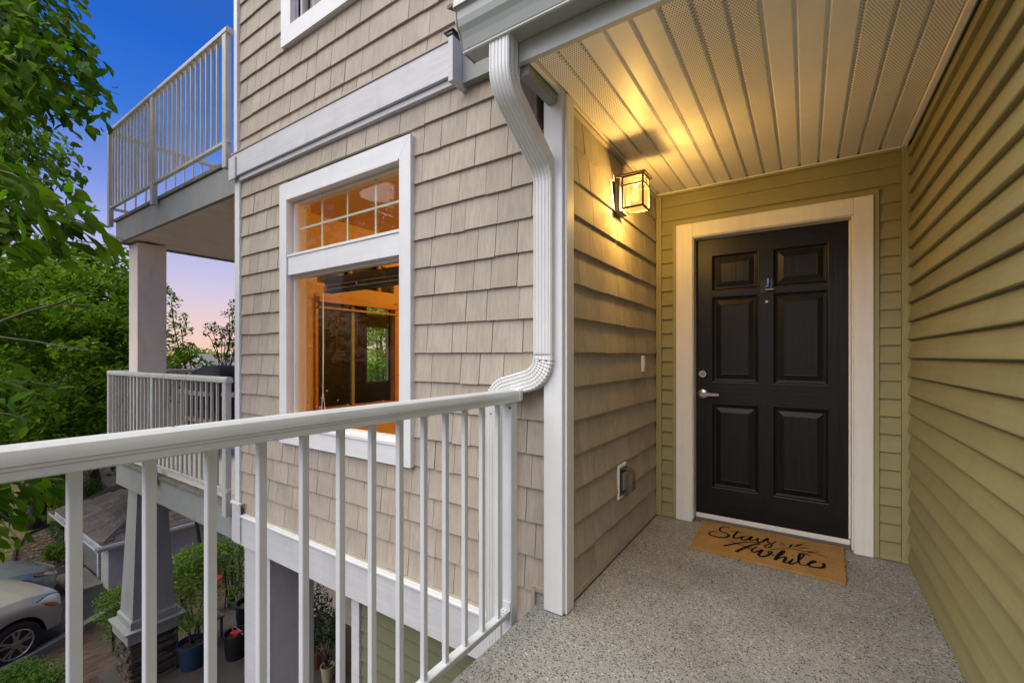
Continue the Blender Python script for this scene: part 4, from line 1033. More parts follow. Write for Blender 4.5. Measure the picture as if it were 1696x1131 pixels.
MB().tube([(px1+.10, 5.75, EZ-.02), (px1+.02, 5.95, EZ-.28), (GX+.03, 6.05, EZ-.34)], .035, 8).build('downpipe', M['white'], ga)
hr = thing('handrail', 'short white handrail behind the bushes under the facade corner', 'handrail')
MB().tube([P(389, 897, 8.2), P(407, 891, 8.0)], .028, 8).build('rail', M['white'], hr)
p_ = P(392, 899, 8.2); MB().tube([p_, (p_.x, p_.y, -3.0)], .025, 8).build('post', M['white'], hr)
p_ = P(406, 893, 8.0); MB().tube([p_, (p_.x, p_.y, -3.0)], .025, 8).build('post', M['white'], hr)

# far house between the trees
fh = thing('house', 'distant house with a brown gable roof beyond the trees', 'house')
hc = P(352, 610, 38); hz = P(352, 583, 38).z; e_z = P(352, 604, 38).z
ax = Vector((math.cos(YAW), math.sin(YAW), 0)); dx_ = Vector((-math.sin(YAW), math.cos(YAW), 0))
def hp(a, d, z): p = Vector((hc.x, hc.y, 0))+ax*a+dx_*d; return (p.x, p.y, z)
q = MB(); q.loft([[hp(-1.3, 0, GZ), hp(7, 0, GZ), hp(7, 8, GZ), hp(-1.3, 8, GZ)], [hp(-1.3, 0, e_z), hp(7, 0, e_z), hp(7, 8, e_z), hp(-1.3, 8, e_z)]]); q.build('wall', M['far_wall'], fh)
q = MB(); q.poly([hp(-1.5, -.5, e_z-.1), hp(7.2, -.5, e_z-.1), hp(7.2, 4, hz), hp(-.2, 4, hz)], [(0, 1, 2, 3)]); q.poly([hp(-1.5, 8.5, e_z-.1), hp(7.2, 8.5, e_z-.1), hp(7.2, 4, hz), hp(-.2, 4, hz)], [(0, 1, 2, 3)]); q.poly([hp(-1.5, -.5, e_z-.1), hp(-.2, 4, hz), hp(-1.5, 8.5, e_z-.1)], [(0, 1, 2)])
q.build('roof', M['house_roof'], fh)
q = MB(); q.prism([(-1.9, e_z-.25), (-.8, hz-.15), (.3, e_z-.25)], -1.2, 1.0, lambda c, t_: hp(c[0], t_, c[1])); q.build('dormer', M['far_wall'], fh)
q = MB(); q.tube([hp(-1.95, -1.25, e_z-.27), hp(-.8, -1.25, hz-.10)], .09, 4).tube([hp(-.8, -1.25, hz-.10), hp(.4, -1.25, e_z-.30)], .09, 4); q.build('barge_board', M['white'], fh)

# ------------------------------------------------------------------ cars
def car(name, label, loc, rz, paint_m, Lh, p):
    """front at +x; body built from stations along its length"""
    c = thing(name, label, 'car', loc, rz)
    W = p['w']; wr = p['wr']; fx, rx = p['fx'], p['rx']; sill = p['sill']; arch = wr+.075
    st = p['st']            # (x, hood/top z, belt z, half width at belt, front inset)
    xs = sorted(set([s[0] for s in st]+list(np.linspace(fx-arch, fx+arch, 15))+list(np.linspace(rx-arch, rx+arch, 15))))
    def at(x, i): return float(np.interp(x, [s[0] for s in st], [s[i] for s in st]))
    rings = []
    for x in xs:
        top = at(x, 1); sh = at(x, 2); hw = at(x, 3); bot = at(x, 4)
        for ax_ in (fx, rx):
            dxx = abs(x-ax_)
            if dxx < arch: bot = max(bot, wr+math.sqrt(max(0, arch*arch-dxx*dxx)) - .01)
        bot = min(bot, sh-.06)
        half = [(hw*.97, bot), (hw*1.0, bot+(sh-bot)*.35), (hw*1.0, bot+(sh-bot)*.7), (hw*.965, sh), (hw*.90, sh+(top-sh)*.62), (hw*.72, sh+(top-sh)*.92), (hw*.35, top), (0, top+.008)]
        r = [(x, y, z) for y, z in half]+[(x, -y, z) for y, z in half[-2::-1]]
        rings.append(r)
    b = MB(); b.loft(rings, cap=False, closed=False)
    b.poly(rings[-1], [list(range(len(rings[-1])))]); b.poly(rings[0], [list(range(len(rings[0])))]); bmesh.ops.remove_doubles(b.bm, verts=b.bm.verts, dist=1e-4)
    body = b.build('body', paint_m, c, True, 38)
    # cabin
    cb = p['cab']; rr = []
    for x, z, hw in cb: rr.append((x, z, hw))
    b = MB(); z0 = at(0, 2)
    g = MB(); rings = [[(x, sy*hw, z) for x, hw in xs_] for z, xs_ in ()]
    lo = [(cb[0][0], cb[0][2]), (cb[3][0], cb[3][2])]; hi = [(cb[1][0], cb[1][2]), (cb[2][0], cb[2][2])]
    zb, zt = cb[0][1], cb[1][1]
    g.loft([[(lo[0][0], lo[0][1], zb), (lo[0][0], -lo[0][1], zb), (lo[1][0], -lo[1][1], zb), (lo[1][0], lo[1][1], zb)], [(hi[0][0], hi[0][1], zt), (hi[0][0], -hi[0][1], zt), (hi[1][0], -hi[1][1], zt), (hi[1][0], hi[1][1], zt)]])
    g.build('windows', M['car_glass'], c)
    q = MB(); q.box(hi[1][0]-.03, hi[0][0]+.03, -hi[0][1]-.02, hi[0][1]+.02, zt, zt+.05, bev=.02); q.build('roof', paint_m, c)
    for x in (fx, rx):
        for s in (1, -1):
            yc = s*(W-.11); w_ = MB(); n = 36
            w_.loft([[(x+r_*math.cos(2*math.pi*k/n), yc+s*o_, wr+r_*math.sin(2*math.pi*k/n)) for k in range(n)] for r_, o_ in ((wr*.66, .085), (wr*.80, .105), (wr*.94, .10), (wr, .075), (wr, -.09), (wr*.9, -.11), (wr*.6, -.10))])
            ty = w_.build('wheel', M['tyre'], c, True, 45)
            h_ = MB(); h_.loft([[(x+r_*math.cos(2*math.pi*k/n), yc+s*o_, wr+r_*math.sin(2*math.pi*k/n)) for k in range(n)] for r_, o_ in ((wr*.68, .095), (wr*.64, .10), (wr*.60, .08), (wr*.58, .02))], cap=False)
            for k in range(5):
                for off in (-.10, .10):
                    a = 2*math.pi*k/5+.3; r0, r1 = wr*.12, wr*.62; d1 = (math.cos(a+off*.8), math.sin(a+off*.8)); d2 = (math.cos(a+off*1.9), math.sin(a+off*1.9)); wd_ = wr*.055
                    nrm = (-math.sin(a), math.cos(a))
                    pts = [(x+d1[0]*r0-nrm[0]*wd_, wr+d1[1]*r0-nrm[1]*wd_), (x+d1[0]*r0+nrm[0]*wd_, wr+d1[1]*r0+nrm[1]*wd_), (x+d2[0]*r1+nrm[0]*wd_, wr+d2[1]*r1+nrm[1]*wd_), (x+d2[0]*r1-nrm[0]*wd_, wr+d2[1]*r1-nrm[1]*wd_)]
                    h_.prism(pts, yc+s*.06, yc+s*.092, lambda c_, t_: (c_[0], t_, c_[1]))
            h_.loft([[(x+r_*math.cos(2*math.pi*k/16), yc+s*o_, wr+r_*math.sin(2*math.pi*k/16)) for k in range(16)] for r_, o_ in ((wr*.2, .05), (wr*.2, .097), (wr*.13, .102))])
            h_.build('rim', M['alloy'], ty)
            q = MB(); q.loft([[(x+r_*math.cos(2*math.pi*k/24), yc+s*o_, wr+r_*math.sin(2*math.pi*k/24)) for k in range(24)] for r_, o_ in ((wr*.66, .0), (wr*.66, .03))]); q.build('brake_disc', M['dark_metal'], ty)
        n = 24
        for s in (1, -1):
            q = MB(); q.loft([[(x+arch*.98*math.cos(math.pi*k/(n-1)), s*o_, wr+arch*.98*math.sin(math.pi*k/(n-1))) for k in range(n)] for o_ in (W-.38, W-.04)], cap=False, closed=False)
            q.poly([(x+arch*.98*math.cos(math.pi*k/(n-1)), s*(W-.36), wr+arch*.98*math.sin(math.pi*k/(n-1))) for k in range(n)], [list(range(n))])
            q.build('wheel_arch', M['pot_black'], c)
    # underbody
    quick('underbody', M['pot_black'], c, rx-.6, fx+.55, -W+.25, W-.25, sill-.06, sill+.12, bev=0)
    for s in (1, -1):
        def skin(x, z):
            top, sh, hw, bot = (at(x, i) for i in (1, 2, 3, 4))
            zs = [bot, bot+(sh-bot)*.35, bot+(sh-bot)*.7, sh, sh+(top-sh)*.62, sh+(top-sh)*.92, top]
            return float(np.interp(z, zs, [hw*.97, hw, hw, hw*.965, hw*.90, hw*.72, hw*.35]))
        def patch(nm, m_, par, x0, x1, lo, hi, off):
            q = MB(); g = []
            for i in range(11):
                t_ = i/10; x = x0+(x1-x0)*t_; a_ = float(np.interp(t_, *zip(*lo))); b_ = float(np.interp(t_, *zip(*hi)))
                g.append([(x, s*(skin(x, z)+off), z) for z in np.linspace(a_, max(b_, a_+.004), 6)])
            q.loft(g, cap=False, closed=False); return q.build(nm, m_, par, True)
        hl = patch('headlight', M['lens'], c, *p['head'], .008); patch('indicator', M['amber'], hl, *p['amber'], .012)
        rim_ = patch('headlight_gasket', M['pot_black'], c, p['head'][0]-.02, p['head'][1]+.015, [(a, b-.014) for a, b in p['head'][2]], [(a, b+.012) for a, b in p['head'][3]], .004)
        patch('fog_lamp', M['lens'], c, *p['fog'], .008)
        mx_, mz = p['mir']; q = MB(); q.box(mx_-.10, mx_+.06, s*W-.02 if s > 0 else -W-.20, s*W+.20 if s > 0 else -W+.02, mz, mz+.16, bev=.03); q.build('mirror', paint_m if name == 'suv' else M['dark_metal'], c)
    q = MB()
    for k in range(5): q.box(p['nose']-.02, p['nose']+.005, -.38, .38, p['gz']+k*.035, p['gz']+.018+k*.035)
    q.build('grille', M['steel'], c)
    q = MB(); q.loft([[(x, y, at(x, 1)+.010) for x, y in ((p['nose']-.16, .06), (p['nose']-.02, .06))]+[(x, y, at(x, 1)+.010) for x, y in ((p['nose']-.02, -.06), (p['nose']-.16, -.06))], [(p['nose']-.15, .05, at(p['nose']-.15, 1)+.012), (p['nose']-.03, .05, at(p['nose']-.03, 1)+.012), (p['nose']-.03, -.05, at(p['nose']-.03, 1)+.012), (p['nose']-.15, -.05, at(p['nose']-.15, 1)+.012)]])
    q.build('hood_badge_strip', M['steel'], c)
    return c
suv_p = dict(w=.92, wr=.36, fx=0, rx=-2.75, sill=.42,
    st=[(-3.75, 1.05, .95, .80, .50), (-3.6, 1.10, .98, .88, .45), (-1.2, 1.15, 1.02, .92, .40), (-.6, 1.16, 1.02, .92, .40), (.2, 1.13, .99, .92, .42), (.55, 1.08, .94, .905, .36), (.76, 1.03, .90, .87, .36), (.86, .97, .84, .82, .38), (.92, .86, .74, .72, .42), (.945, .74, .64, .62, .46)],
    cab=[(-.55, 1.08, .80), (-1.25, 1.72, .66), (-3.3, 1.72, .66), (-3.65, 1.05, .80)],
    head=(.36, .90, [(0, .93), (.5, .80), (1, .70)], [(0, .945), (.45, .985), (.8, .94), (1, .86)]), amber=(.44, .76, [(0, .895), (.5, .81), (1, .735)], [(0, .905), (.5, .865), (1, .79)]),
    fog=(.84, .92, [(0, .55), (1, .56)], [(0, .61), (1, .62)]), mir=(-.75, 1.06), nose=.945, gz=.66)
for k_ in ('st',): suv_p[k_] = [((x_[0]*.79,)+tuple(x_[1:]) if x_[0] > 0 else x_) for x_ in suv_p[k_]]
for k_ in ('head', 'amber', 'fog'): suv_p[k_] = (suv_p[k_][0]*.79, suv_p[k_][1]*.79)+tuple(suv_p[k_][2:])
suv_p['nose'] *= .79
hd = R(107.5)
suv = car('suv', 'silver beige sport utility car parked nearest the kerb, wheel and headlight in view', (-12.42, 1.34, GZ), hd, M['suv'], 4.7, suv_p)
sed_p = dict(w=.86, wr=.315, fx=0, rx=-2.65, sill=.30,
    st=[(-3.6, .85, .75, .74, .40), (-3.4, .95, .85, .82, .32), (-1.3, .92, .84, .86, .24), (-.5, .90, .80, .86, .24), (.2, .82, .70, .85, .26), (.55, .74, .60, .82, .22), (.78, .66, .54, .74, .22), (.90, .56, .48, .60, .26), (.95, .46, .40, .45, .30)],
    cab=[(-.65, .88, .72), (-1.45, 1.38, .56), (-2.5, 1.38, .56), (-3.2, .9, .70)],
    head=(.42, .90, [(0, .655), (.5, .575), (1, .47)], [(0, .67), (.5, .64), (1, .53)]), amber=(.42, .58, [(0, .655), (1, .61)], [(0, .667), (1, .655)]),
    fog=(.82, .92, [(0, .34), (1, .35)], [(0, .40), (1, .40)]), mir=(-.85, .86), nose=.955, gz=.42)
car('sedan', 'grey blue low car parked just beyond the silver beige one', (-14.6, 1.60, GZ), hd-R(2), M['sedan'], 4.5, sed_p)

# ------------------------------------------------------------------ foliage
def leaf_geo(C, D, Nn, S, W=.42, fold=.25):
    """leaves: centres, directions, normals, sizes -> 6-vertex pointed leaves (4 quads/tris as triangles)"""
    n = len(C); D = D/np.linalg.norm(D, axis=1, keepdims=True); Sd = np.cross(Nn, D); Sd /= np.maximum(np.linalg.norm(Sd, axis=1, keepdims=True), 1e-6); Up = np.cross(D, Sd)
    s = S[:, None]
    base = C-D*s*.5; m1 = C-D*s*.12-Up*s*.02; tip = C+D*s*.5-Up*s*.10
    l1 = C-D*s*.12+Sd*s*W*.5+Up*s*fold*.25; r1 = C-D*s*.12-Sd*s*W*.5+Up*s*fold*.25
    V = np.stack([base, l1, tip, r1, m1], 1).reshape(-1, 3)
    k = (np.arange(n)*5)[:, None]
    F = np.concatenate([k+np.array([[0, 4, 1]]), k+np.array([[1, 4, 2]]), k+np.array([[0, 3, 4]]), k+np.array([[4, 3, 2]])], 0)
    return V, F
def fine_leaf_geo(C, D, Nn, S, W=.42):
    n = len(C); D = D/np.linalg.norm(D, axis=1, keepdims=True); Sd = np.cross(Nn, D); Sd /= np.maximum(np.linalg.norm(Sd, axis=1, keepdims=True), 1e-6); Up = np.cross(D, Sd); s = S[:, None]
    pr = [(-.5, 0, 0), (-.30, .62, .05), (-.02, 1, .09), (.28, .66, .02), (.5, 0, -.12)]
    vs = [C+D*s*pr[0][0]]
    for x, w, h in pr[1:4]: vs += [C+D*s*x+Sd*s*W*.5*w+Up*s*h, C+D*s*x+Up*s*(h-.05), C+D*s*x-Sd*s*W*.5*w+Up*s*h]
    vs.append(C+D*s*.5+Up*s*pr[4][2]); V = np.stack(vs, 1).reshape(-1, 3); k = (np.arange(n)*11)[:, None]
    T = [(0, 2, 1), (0, 3, 2), (10, 7, 8), (10, 8, 9)]
    for a in (1, 4): T += [(a, a+1, a+4), (a, a+4, a+3), (a+1, a+2, a+5), (a+1, a+5, a+4)]
    return V, np.concatenate([k+np.array([t_]) for t_ in T], 0)
def clump_leaves(clumps, size, droop=.35, flat=.5):
    """clumps: (centre, (rx,ry,rz), n)"""
    C = []; 
    for c, r, n in clumps:
        d = rng.normal(size=(n, 3)); d /= np.linalg.norm(d, axis=1, keepdims=True)
        rad = rng.uniform(.15, 1, (n, 1))**.45
        C.append(np.array(c)+d*rad*np.array(r))
    C = np.concatenate(C); n = len(C)
    a = rng.uniform(0, 2*math.pi, n); D = np.stack([np.cos(a), np.sin(a), rng.normal(-droop, .45, n)], 1)
    Nn = np.stack([rng.normal(0, flat, n), rng.normal(0, flat, n), np.ones(n)], 1)
    S = rng.uniform(size[0], size[1], n)
    return C, D, Nn, S
def limb(mb, p0, p1, r0, r1, sag=0, n=6, jit=.06):
    p0, p1 = Vector(p0), Vector(p1); L = (p1-p0).length; pts = []
    for i in range(n+1):
        t_ = i/n; p = p0.lerp(p1, t_)+Vector((0, 0, -sag*math.sin(t_*math.pi)))
        if 0 < i < n: p += Vector((random.uniform(-1, 1), random.uniform(-1, 1), random.uniform(-1, 1)))*jit*L/n
        pts.append(p)
    mb.tube(pts, [r0+(r1-r0)*i/n for i in range(n+1)], 7)
def tree(name, label, base, trunk_top, tr, clumps, size, m, group=None, limbs=True, bark='bark', cat='tree'):
    t = thing(name, label, cat, tuple(base), 0, group); bs = Vector(base)
    q = MB(); limb(q, (0, 0, -.1), Vector(trunk_top)-bs, tr, tr*.55, 0, 6, .05)
    if limbs:
        for i, (c, r, n) in enumerate(clumps):
            if i % 2 == 0 or len(clumps) < 12:
                s_ = Vector((0, 0, 0)).lerp(Vector(trunk_top)-bs, random.uniform(.5, 1)); limb(q, s_, Vector(c)-bs, tr*.3, .012, 0, 5, .12)
    q.build('trunk', M[bark], t, True)
    C, D, Nn, S = clump_leaves(clumps, size); V, F = leaf_geo(C-np.array(base), D, Nn, S)
    o = raw_mesh('crown', V, F, M[m], t); return t

def clumps_px(lst):
    """(x, y, distance, rx px, ry px, n) -> clumps with real size and depth"""
    out = []
    for x, y, d, rx, ry, n in lst:
        c = P(x, y, d); k = d/730; rr = max(rx, ry)*k
        out.append(((c.x, c.y, c.z), (rr*.8 if False else rx*k*.9+.05, rx*k*.9+.05, ry*k), n))
    return out
# near ash tree: its trunk stands out of frame, its sprays hang into the picture
nt = thing('ash_tree', 'ash tree with large pointed leaves hanging in from the side, nearest tree', 'tree', (-6.6, -2.2, -3.1))
BASE = Vector((-6.6, -2.2, -3.1))
q = MB(); limb(q, (0, 0, -.2), Vector((-6.3, -1.6, 6.2))-BASE, .17, .07, 0, 8, .05)
sprays = []   # (root, tip, n leaves, leaf size)
def spray(rx, ry, rd, tx, ty, td, n, s, sp=.16): sprays.append((P(rx, ry, rd), P(tx, ty, td), n, s, sp))
# top mass
for (rx, ry, tx, ty, td, n) in [(-60, -60, 150, 18, 4.6, 26), (-60, -30, 130, 45, 4.4, 26), (-60, 10, 165, 78, 4.5, 26), (-60, 40, 178, 105, 4.6, 28), (-60, 70, 160, 118, 4.2, 28),
        (-60, 90, 198, 158, 4.5, 30), (-60, 110, 150, 172, 4.3, 28), (-60, 125, 182, 205, 4.4, 30), (-60, 120, 120, 200, 4.2, 26), (-60, 60, 100, 92, 3.8, 24), (-60, 20, 80, 60, 3.6, 24),
        (-60, 130, 70, 190, 4.0, 24), (-60, -20, 60, 20, 3.4, 22), (-60, 80, 60, 130, 3.5, 24), (-60, 140, 100, 165, 3.7, 24), (-40, -80, 120, -20, 4.6, 22), (-60, 30, 115, 70, 4.9, 26), (-60, 100, 130, 140, 4.9, 26), (-60, 150, 45, 200, 4.6, 24)]:
    spray(rx, ry, 4.8, tx, ty, td, int(n*3.3), .185, .19)
# mid mass of smaller looking leaves, farther away
for (rx, ry, tx, ty, td, n) in [(-60, 200, 120, 240, 6.2, 34), (-60, 220, 130, 262, 6.0, 34), (-60, 230, 150, 288, 6.0, 38), (-60, 250, 100, 290, 5.8, 34), (-60, 210, 70, 250, 6.0, 30), (-60, 260, 130, 312, 5.8, 34), (-60, 190, 60, 225, 6.2, 30), (-60, 240, 50, 270, 5.6, 30), (-60, 215, 95, 235, 6.3, 34), (-60, 235, 110, 275, 6.1, 34), (-60, 265, 90, 320, 5.9, 34), (-60, 200, 40, 240, 5.7, 30), (-60, 270, 40, 300, 5.9, 30)]:
    spray(rx, ry, 6.6, tx, ty, td, int(n*2.6), .165, .24)
# low near leaves
for (rx, ry, tx, ty, td, n) in [(-80, 290, 148, 332, 2.9, 18), (-80, 310, 130, 350, 2.7, 18), (-80, 340, 205, 398, 3.0, 24), (-80, 360, 150, 408, 2.9, 20), (-80, 370, 100, 420, 2.8, 18), (-80, 330, 70, 370, 2.6, 16), (-80, 390, 60, 425, 2.9, 16), (-80, 300, 60, 310, 2.6, 15)]:
    spray(rx, ry, 3.0, tx, ty, td, int(n*1.5), .21, .12)
# leaves over the driveway and beside the rail
for (rx, ry, tx, ty, td, n) in [(-90, 640, 70, 655, 3.2, 14), (-90, 660, 100, 640, 3.4, 16), (-90, 700, 60, 700, 3.3, 14), (-90, 800, 95, 825, 4.4, 24), (-90, 800, 60, 850, 4.2, 22), (-90, 830, 35, 895, 4.2, 20), (-90, 800, 110, 800, 4.6, 20), (-90, 820, 20, 865, 4.0, 18)]:
    spray(rx, ry, 4.2, tx, ty, td, int(n*1.4), .19, .14)
LV = []
twigs = MB()
for (a, b_, n, s, sp) in sprays:
    mid = a.lerp(b_, .5)+Vector((0, 0, .10)); pts = [a, a.lerp(mid, .5)+Vector((0, 0, .04)), mid, mid.lerp(b_, .5)+Vector((0, 0, .02)), b_]
    twigs.tube([p-BASE for p in pts], [.010, .008, .006, .004, .002], 5)
    n_limb = globals().get('n_limb', 0)+1
    if n_limb % 3 == 0: limb(q, Vector((-6.35, -1.75, max(-1.0, a.z-.6)))-BASE, a-BASE, .03, .009, 0, 5, .08)
    for i in range(n):
        t_ = .12+.88*(i+random.random())/n; k = t_*4; i0 = min(int(k), 3); p = pts[i0].lerp(pts[i0+1], k-i0)
        p = p+Vector((random.gauss(0, sp*.55), random.gauss(0, sp*.55), random.gauss(-.04, sp*.45)))
        ax_ = (b_-a).normalized(); d = (ax_+Vector((random.gauss(0, .55), random.gauss(0, .55), random.gauss(-.55, .4)))).normalized()
        nn = Vector((random.gauss(0, .55), random.gauss(0, .55), 1)); LV.append((p, d, nn, s*random.uniform(.65, 1.15)))
q.build('trunk', M['bark'], nt, True); twigs.build('twigs', M['twig'], nt, True)
# the leaves that show largest are single parts
def edge_x(y):
    return float(np.interp(y, [0, 60, 100, 155, 190, 215, 235, 290, 330, 345, 400, 430, 760, 800, 900], [150, 158, 175, 196, 188, 180, 130, 152, 150, 160, 208, 190, 130, 120, 70]))
def shown_at(p):
    r_ = p-cam.location; dp = -math.sin(YAW)*r_.x+math.cos(YAW)*r_.y; return 848+730*(math.cos(YAW)*r_.x+math.sin(YAW)*r_.y)/dp, 590-730*r_.z/dp
LV = [l for l in LV if shown_at(l[0])[0] < edge_x(shown_at(l[0])[1])+random.uniform(-12, 6)]
LV.sort(key=lambda l: -l[3]/(l[0]-cam.location).length)
lm = MB()
prof_ = [(0, 0), (.12, .10), (.30, .19), (.48, .21), (.68, .155), (.86, .06), (1, 0)]
rw = [[(x-.5, w, .10*w-.10*(x-.4)**2) for x, w in prof_], [(x-.5, 0, -.10*(x-.4)**2-.012) for x, w in prof_], [(x-.5, -w, .10*w-.10*(x-.4)**2) for x, w in prof_]]
for r0, r1 in ((rw[0], rw[1]), (rw[1], rw[2])):
    for i in range(len(prof_)-1): lm.poly([r0[i], r0[i+1], r1[i+1], r1[i]], [(0, 1, 2, 3)])
bmesh.ops.remove_doubles(lm.bm, verts=lm.bm.verts, dist=1e-4); bmesh.ops.dissolve_degenerate(lm.bm, edges=lm.bm.edges, dist=1e-4)
lme = bpy.data.meshes.new('leaf'); lm.bm.to_mesh(lme); lm.bm.free(); lme.materials.append(M['leaf'])
for p, d, nn, s in LV[:300]:
    o = link('leaf', lme, nt); sd_ = nn.cross(d).normalized(); up_ = d.cross(sd_)
    mt_ = Matrix((d, sd_, up_)).transposed().to_4x4(); o.matrix_local = Matrix.Translation(p-BASE) @ mt_ @ Matrix.Scale(s, 4)
rest = LV[300:]
Vs, Fs = fine_leaf_geo(np.array([l[0]-BASE for l in rest]), np.array([l[1] for l in rest]), np.array([l[2] for l in rest]), np.array([l[3] for l in rest]))
tag(raw_mesh('leaves', Vs, Fs, M['leaf'], nt), kind='stuff')

# the unseen rest of the ash crown, filled out to shade the balcony
lc = []
for (a, b_, n, s, sp) in sprays:
    r0 = Vector((-6.35, -1.75, max(-1.0, a.z-.6)))
    for t_ in (.35, .55, .75, .92):
        p = r0.lerp(a, t_); lc.append(((p.x-.12, p.y-.12, p.z), (.30, .22, .30), 22))
cr = lc+[((random.uniform(-10.5, -5.2), random.uniform(-5.5, -.6), random.uniform(3.2, 8.5)), (.9, .9, .6), 90) for i in range(20)]
C, D, Nn, S = clump_leaves(cr, (.16, .26)); V, F = leaf_geo(C-np.array(BASE), D, Nn, S); tag(raw_mesh('crown', V, F, M['leaf'], nt), kind='stuff')
# woodland trees beyond the driveway
def wood_clumps(x0, x1, y0, y1, d0, d1, n, rpx, leaves, topfun=None):
    out = []
    for i in range(n):
        x = random.uniform(x0, x1); y = random.uniform(y0, y1)
        if topfun and y < topfun(x): y = topfun(x)+random.uniform(0, 40)
        d = random.uniform(d0, d1); out.append((x, y, d, rpx*random.uniform(.7, 1.3), rpx*random.uniform(.5, .95), leaves))
    return clumps_px(out)
M['leaf_brightened'] = leaf_mat('brightened_leaf', [(.16, .32, .05), (.30, .48, .10), (.45, .6, .2)], .55)  # leaf colours brightened to make up for the shade behind the building
G = 'leafy trees beyond the driveway'
tree('broadleaf_tree', 'dense bright green tree beside the balcony column, behind the near sprays', (-11.9, 3.6, GZ), (-12.5, 3.6, .6), .10,
     wood_clumps(100, 225, 430, 770, 10.0, 12.5, 46, 38, 175, lambda x: 440), (.14, .23), 'leaf_bg', G, limbs=False)
tree('broadleaf_tree', 'dense dark green tree at the frame edge below the near sprays', (-16.7, .5, GZ), (-16.0, 1.1, 1.0), .15,
     wood_clumps(-80, 130, 440, 800, 9.0, 12.0, 60, 42, 180, lambda x: 430), (.14, .23), 'leaf_bg', G, limbs=False)
tree('broadleaf_tree', 'tall tree in the back row whose top meets the pale sky', (-24.2, 5.6, GZ), (-23.6, 5.0, 1.0), .2,
     wood_clumps(-60, 230, 428, 740, 14, 17, 100, 46, 170, lambda x: 428), (.24, .38), 'leaf_bg', G, limbs=False)
tree('broadleaf_tree', 'slender tree with loose sprays between the column and the grill', (-12.75, 4.9, GZ), (-12.8, 4.7, .2), .045,
     clumps_px([(284, 500, 11, 14, 18, 60), (290, 530, 11, 22, 16, 90), (300, 545, 11, 18, 12, 60), (286, 565, 11, 24, 18, 120), (305, 585, 11, 20, 12, 80), (290, 600, 11, 26, 16, 160), (312, 572, 11, 8, 5, 20), (322, 596, 11, 14, 9, 60), (340, 605, 11.5, 14, 8, 60), (280, 630, 11, 26, 22, 200), (300, 650, 11, 24, 20, 160), (276, 480, 11, 6, 9, 20)]), (.10, .16), 'leaf_bg', G)
tree('maple_tree', 'dark small-leaved tree with open twigs beside the facade corner', (-19.8, 8.5, GZ), (-19.8, 8.5, .6), .08,
     clumps_px([(388, 505, 18, 9, 12, 60), (380, 520, 18, 12, 7, 40), (350, 540, 18, 12, 7, 40), (365, 548, 18, 16, 9, 80), (382, 545, 18, 14, 12, 90), (372, 565, 18, 18, 10, 110), (390, 575, 18, 14, 14, 120), (343, 552, 18, 7, 5, 20), (384, 592, 18, 14, 8, 80), (358, 572, 18, 8, 5, 30), (396, 540, 18, 10, 30, 120)]), (.12, .20), 'leaf_dark', G)
tree('broadleaf_tree', 'leafy tree added behind the building as the green in the reflected window', (-10.4, 8.6, GZ), (-10.3, 8.5, .2), .1,
     wood_clumps(575, 690, 500, 640, 11.5, 13.5, 26, 30, 200), (.12, .2), 'leaf_brightened', G)
def crown_around(c, r, n, leaves):
    return [((c[0]+random.gauss(0, r*.55), c[1]+random.gauss(0, r*.55), c[2]+random.gauss(0, r*.6)), (r*.45, r*.45, r*.35), leaves) for _ in range(n)]
tree('broadleaf_tree', 'full tree across the drive, mirrored in the big window', (-17, -6.5, GZ), (-17, -6.3, 1.5), .16, crown_around((-16.5, -6, 1.4), 3.6, 26, 170), (.3, .45), 'leaf_bg', G)
tree('broadleaf_tree', 'second full tree across the drive, farther along it', (-14, -13, GZ), (-14, -12.5, 1.5), .16, crown_around((-14, -12.5, 1.6), 4.0, 26, 170), (.3, .45), 'leaf_bg', G)
tree('lawn_tree', 'far tree on the lawn with a dark bare trunk', (-20.4, 3.25, GZ), (-20.2, 3.3, -1.0), .26,
     wood_clumps(20, 130, 690, 815, 19, 23, 30, 36, 200), (.16, .24), 'leaf_bg', G)
# tree line far off
fw = clumps_px([(x, 600+random.uniform(-14, 14), random.uniform(60, 90), 26, 18, 260) for x in range(-200, 420, 16)])
C, D, Nn, S = clump_leaves(fw, (.5, 1.0)); V, F = leaf_geo(C, D, Nn, S); tag(raw_mesh('far_wood', V, F, M['leaf_bg']), kind='stuff')
# bare boughs crossing in front of the woodland
bo = thing('bough', 'long thin grey bough crossing the dense leaves under the near sprays', 'branch')
q = MB(); limb(q, P(-60, 560, 7.2), P(95, 503, 7.6), .030, .020, -.05, 7, .05); limb(q, P(95, 503, 7.6), P(165, 476, 7.9), .020, .007, 0, 5, .08); limb(q, P(95, 503, 7.6), P(212, 511, 8.0), .012, .004, 0, 6, .06); q.build('limb', M['twig'], bo, True)
bo = thing('bough', 'second thin bough sloping down across the leaves, lower of the two', 'branch')
q = MB(); limb(q, P(-60, 548, 7.6), P(180, 585, 8.0), .020, .006, 0, 8, .05); q.build('limb', M['twig'], bo, True)

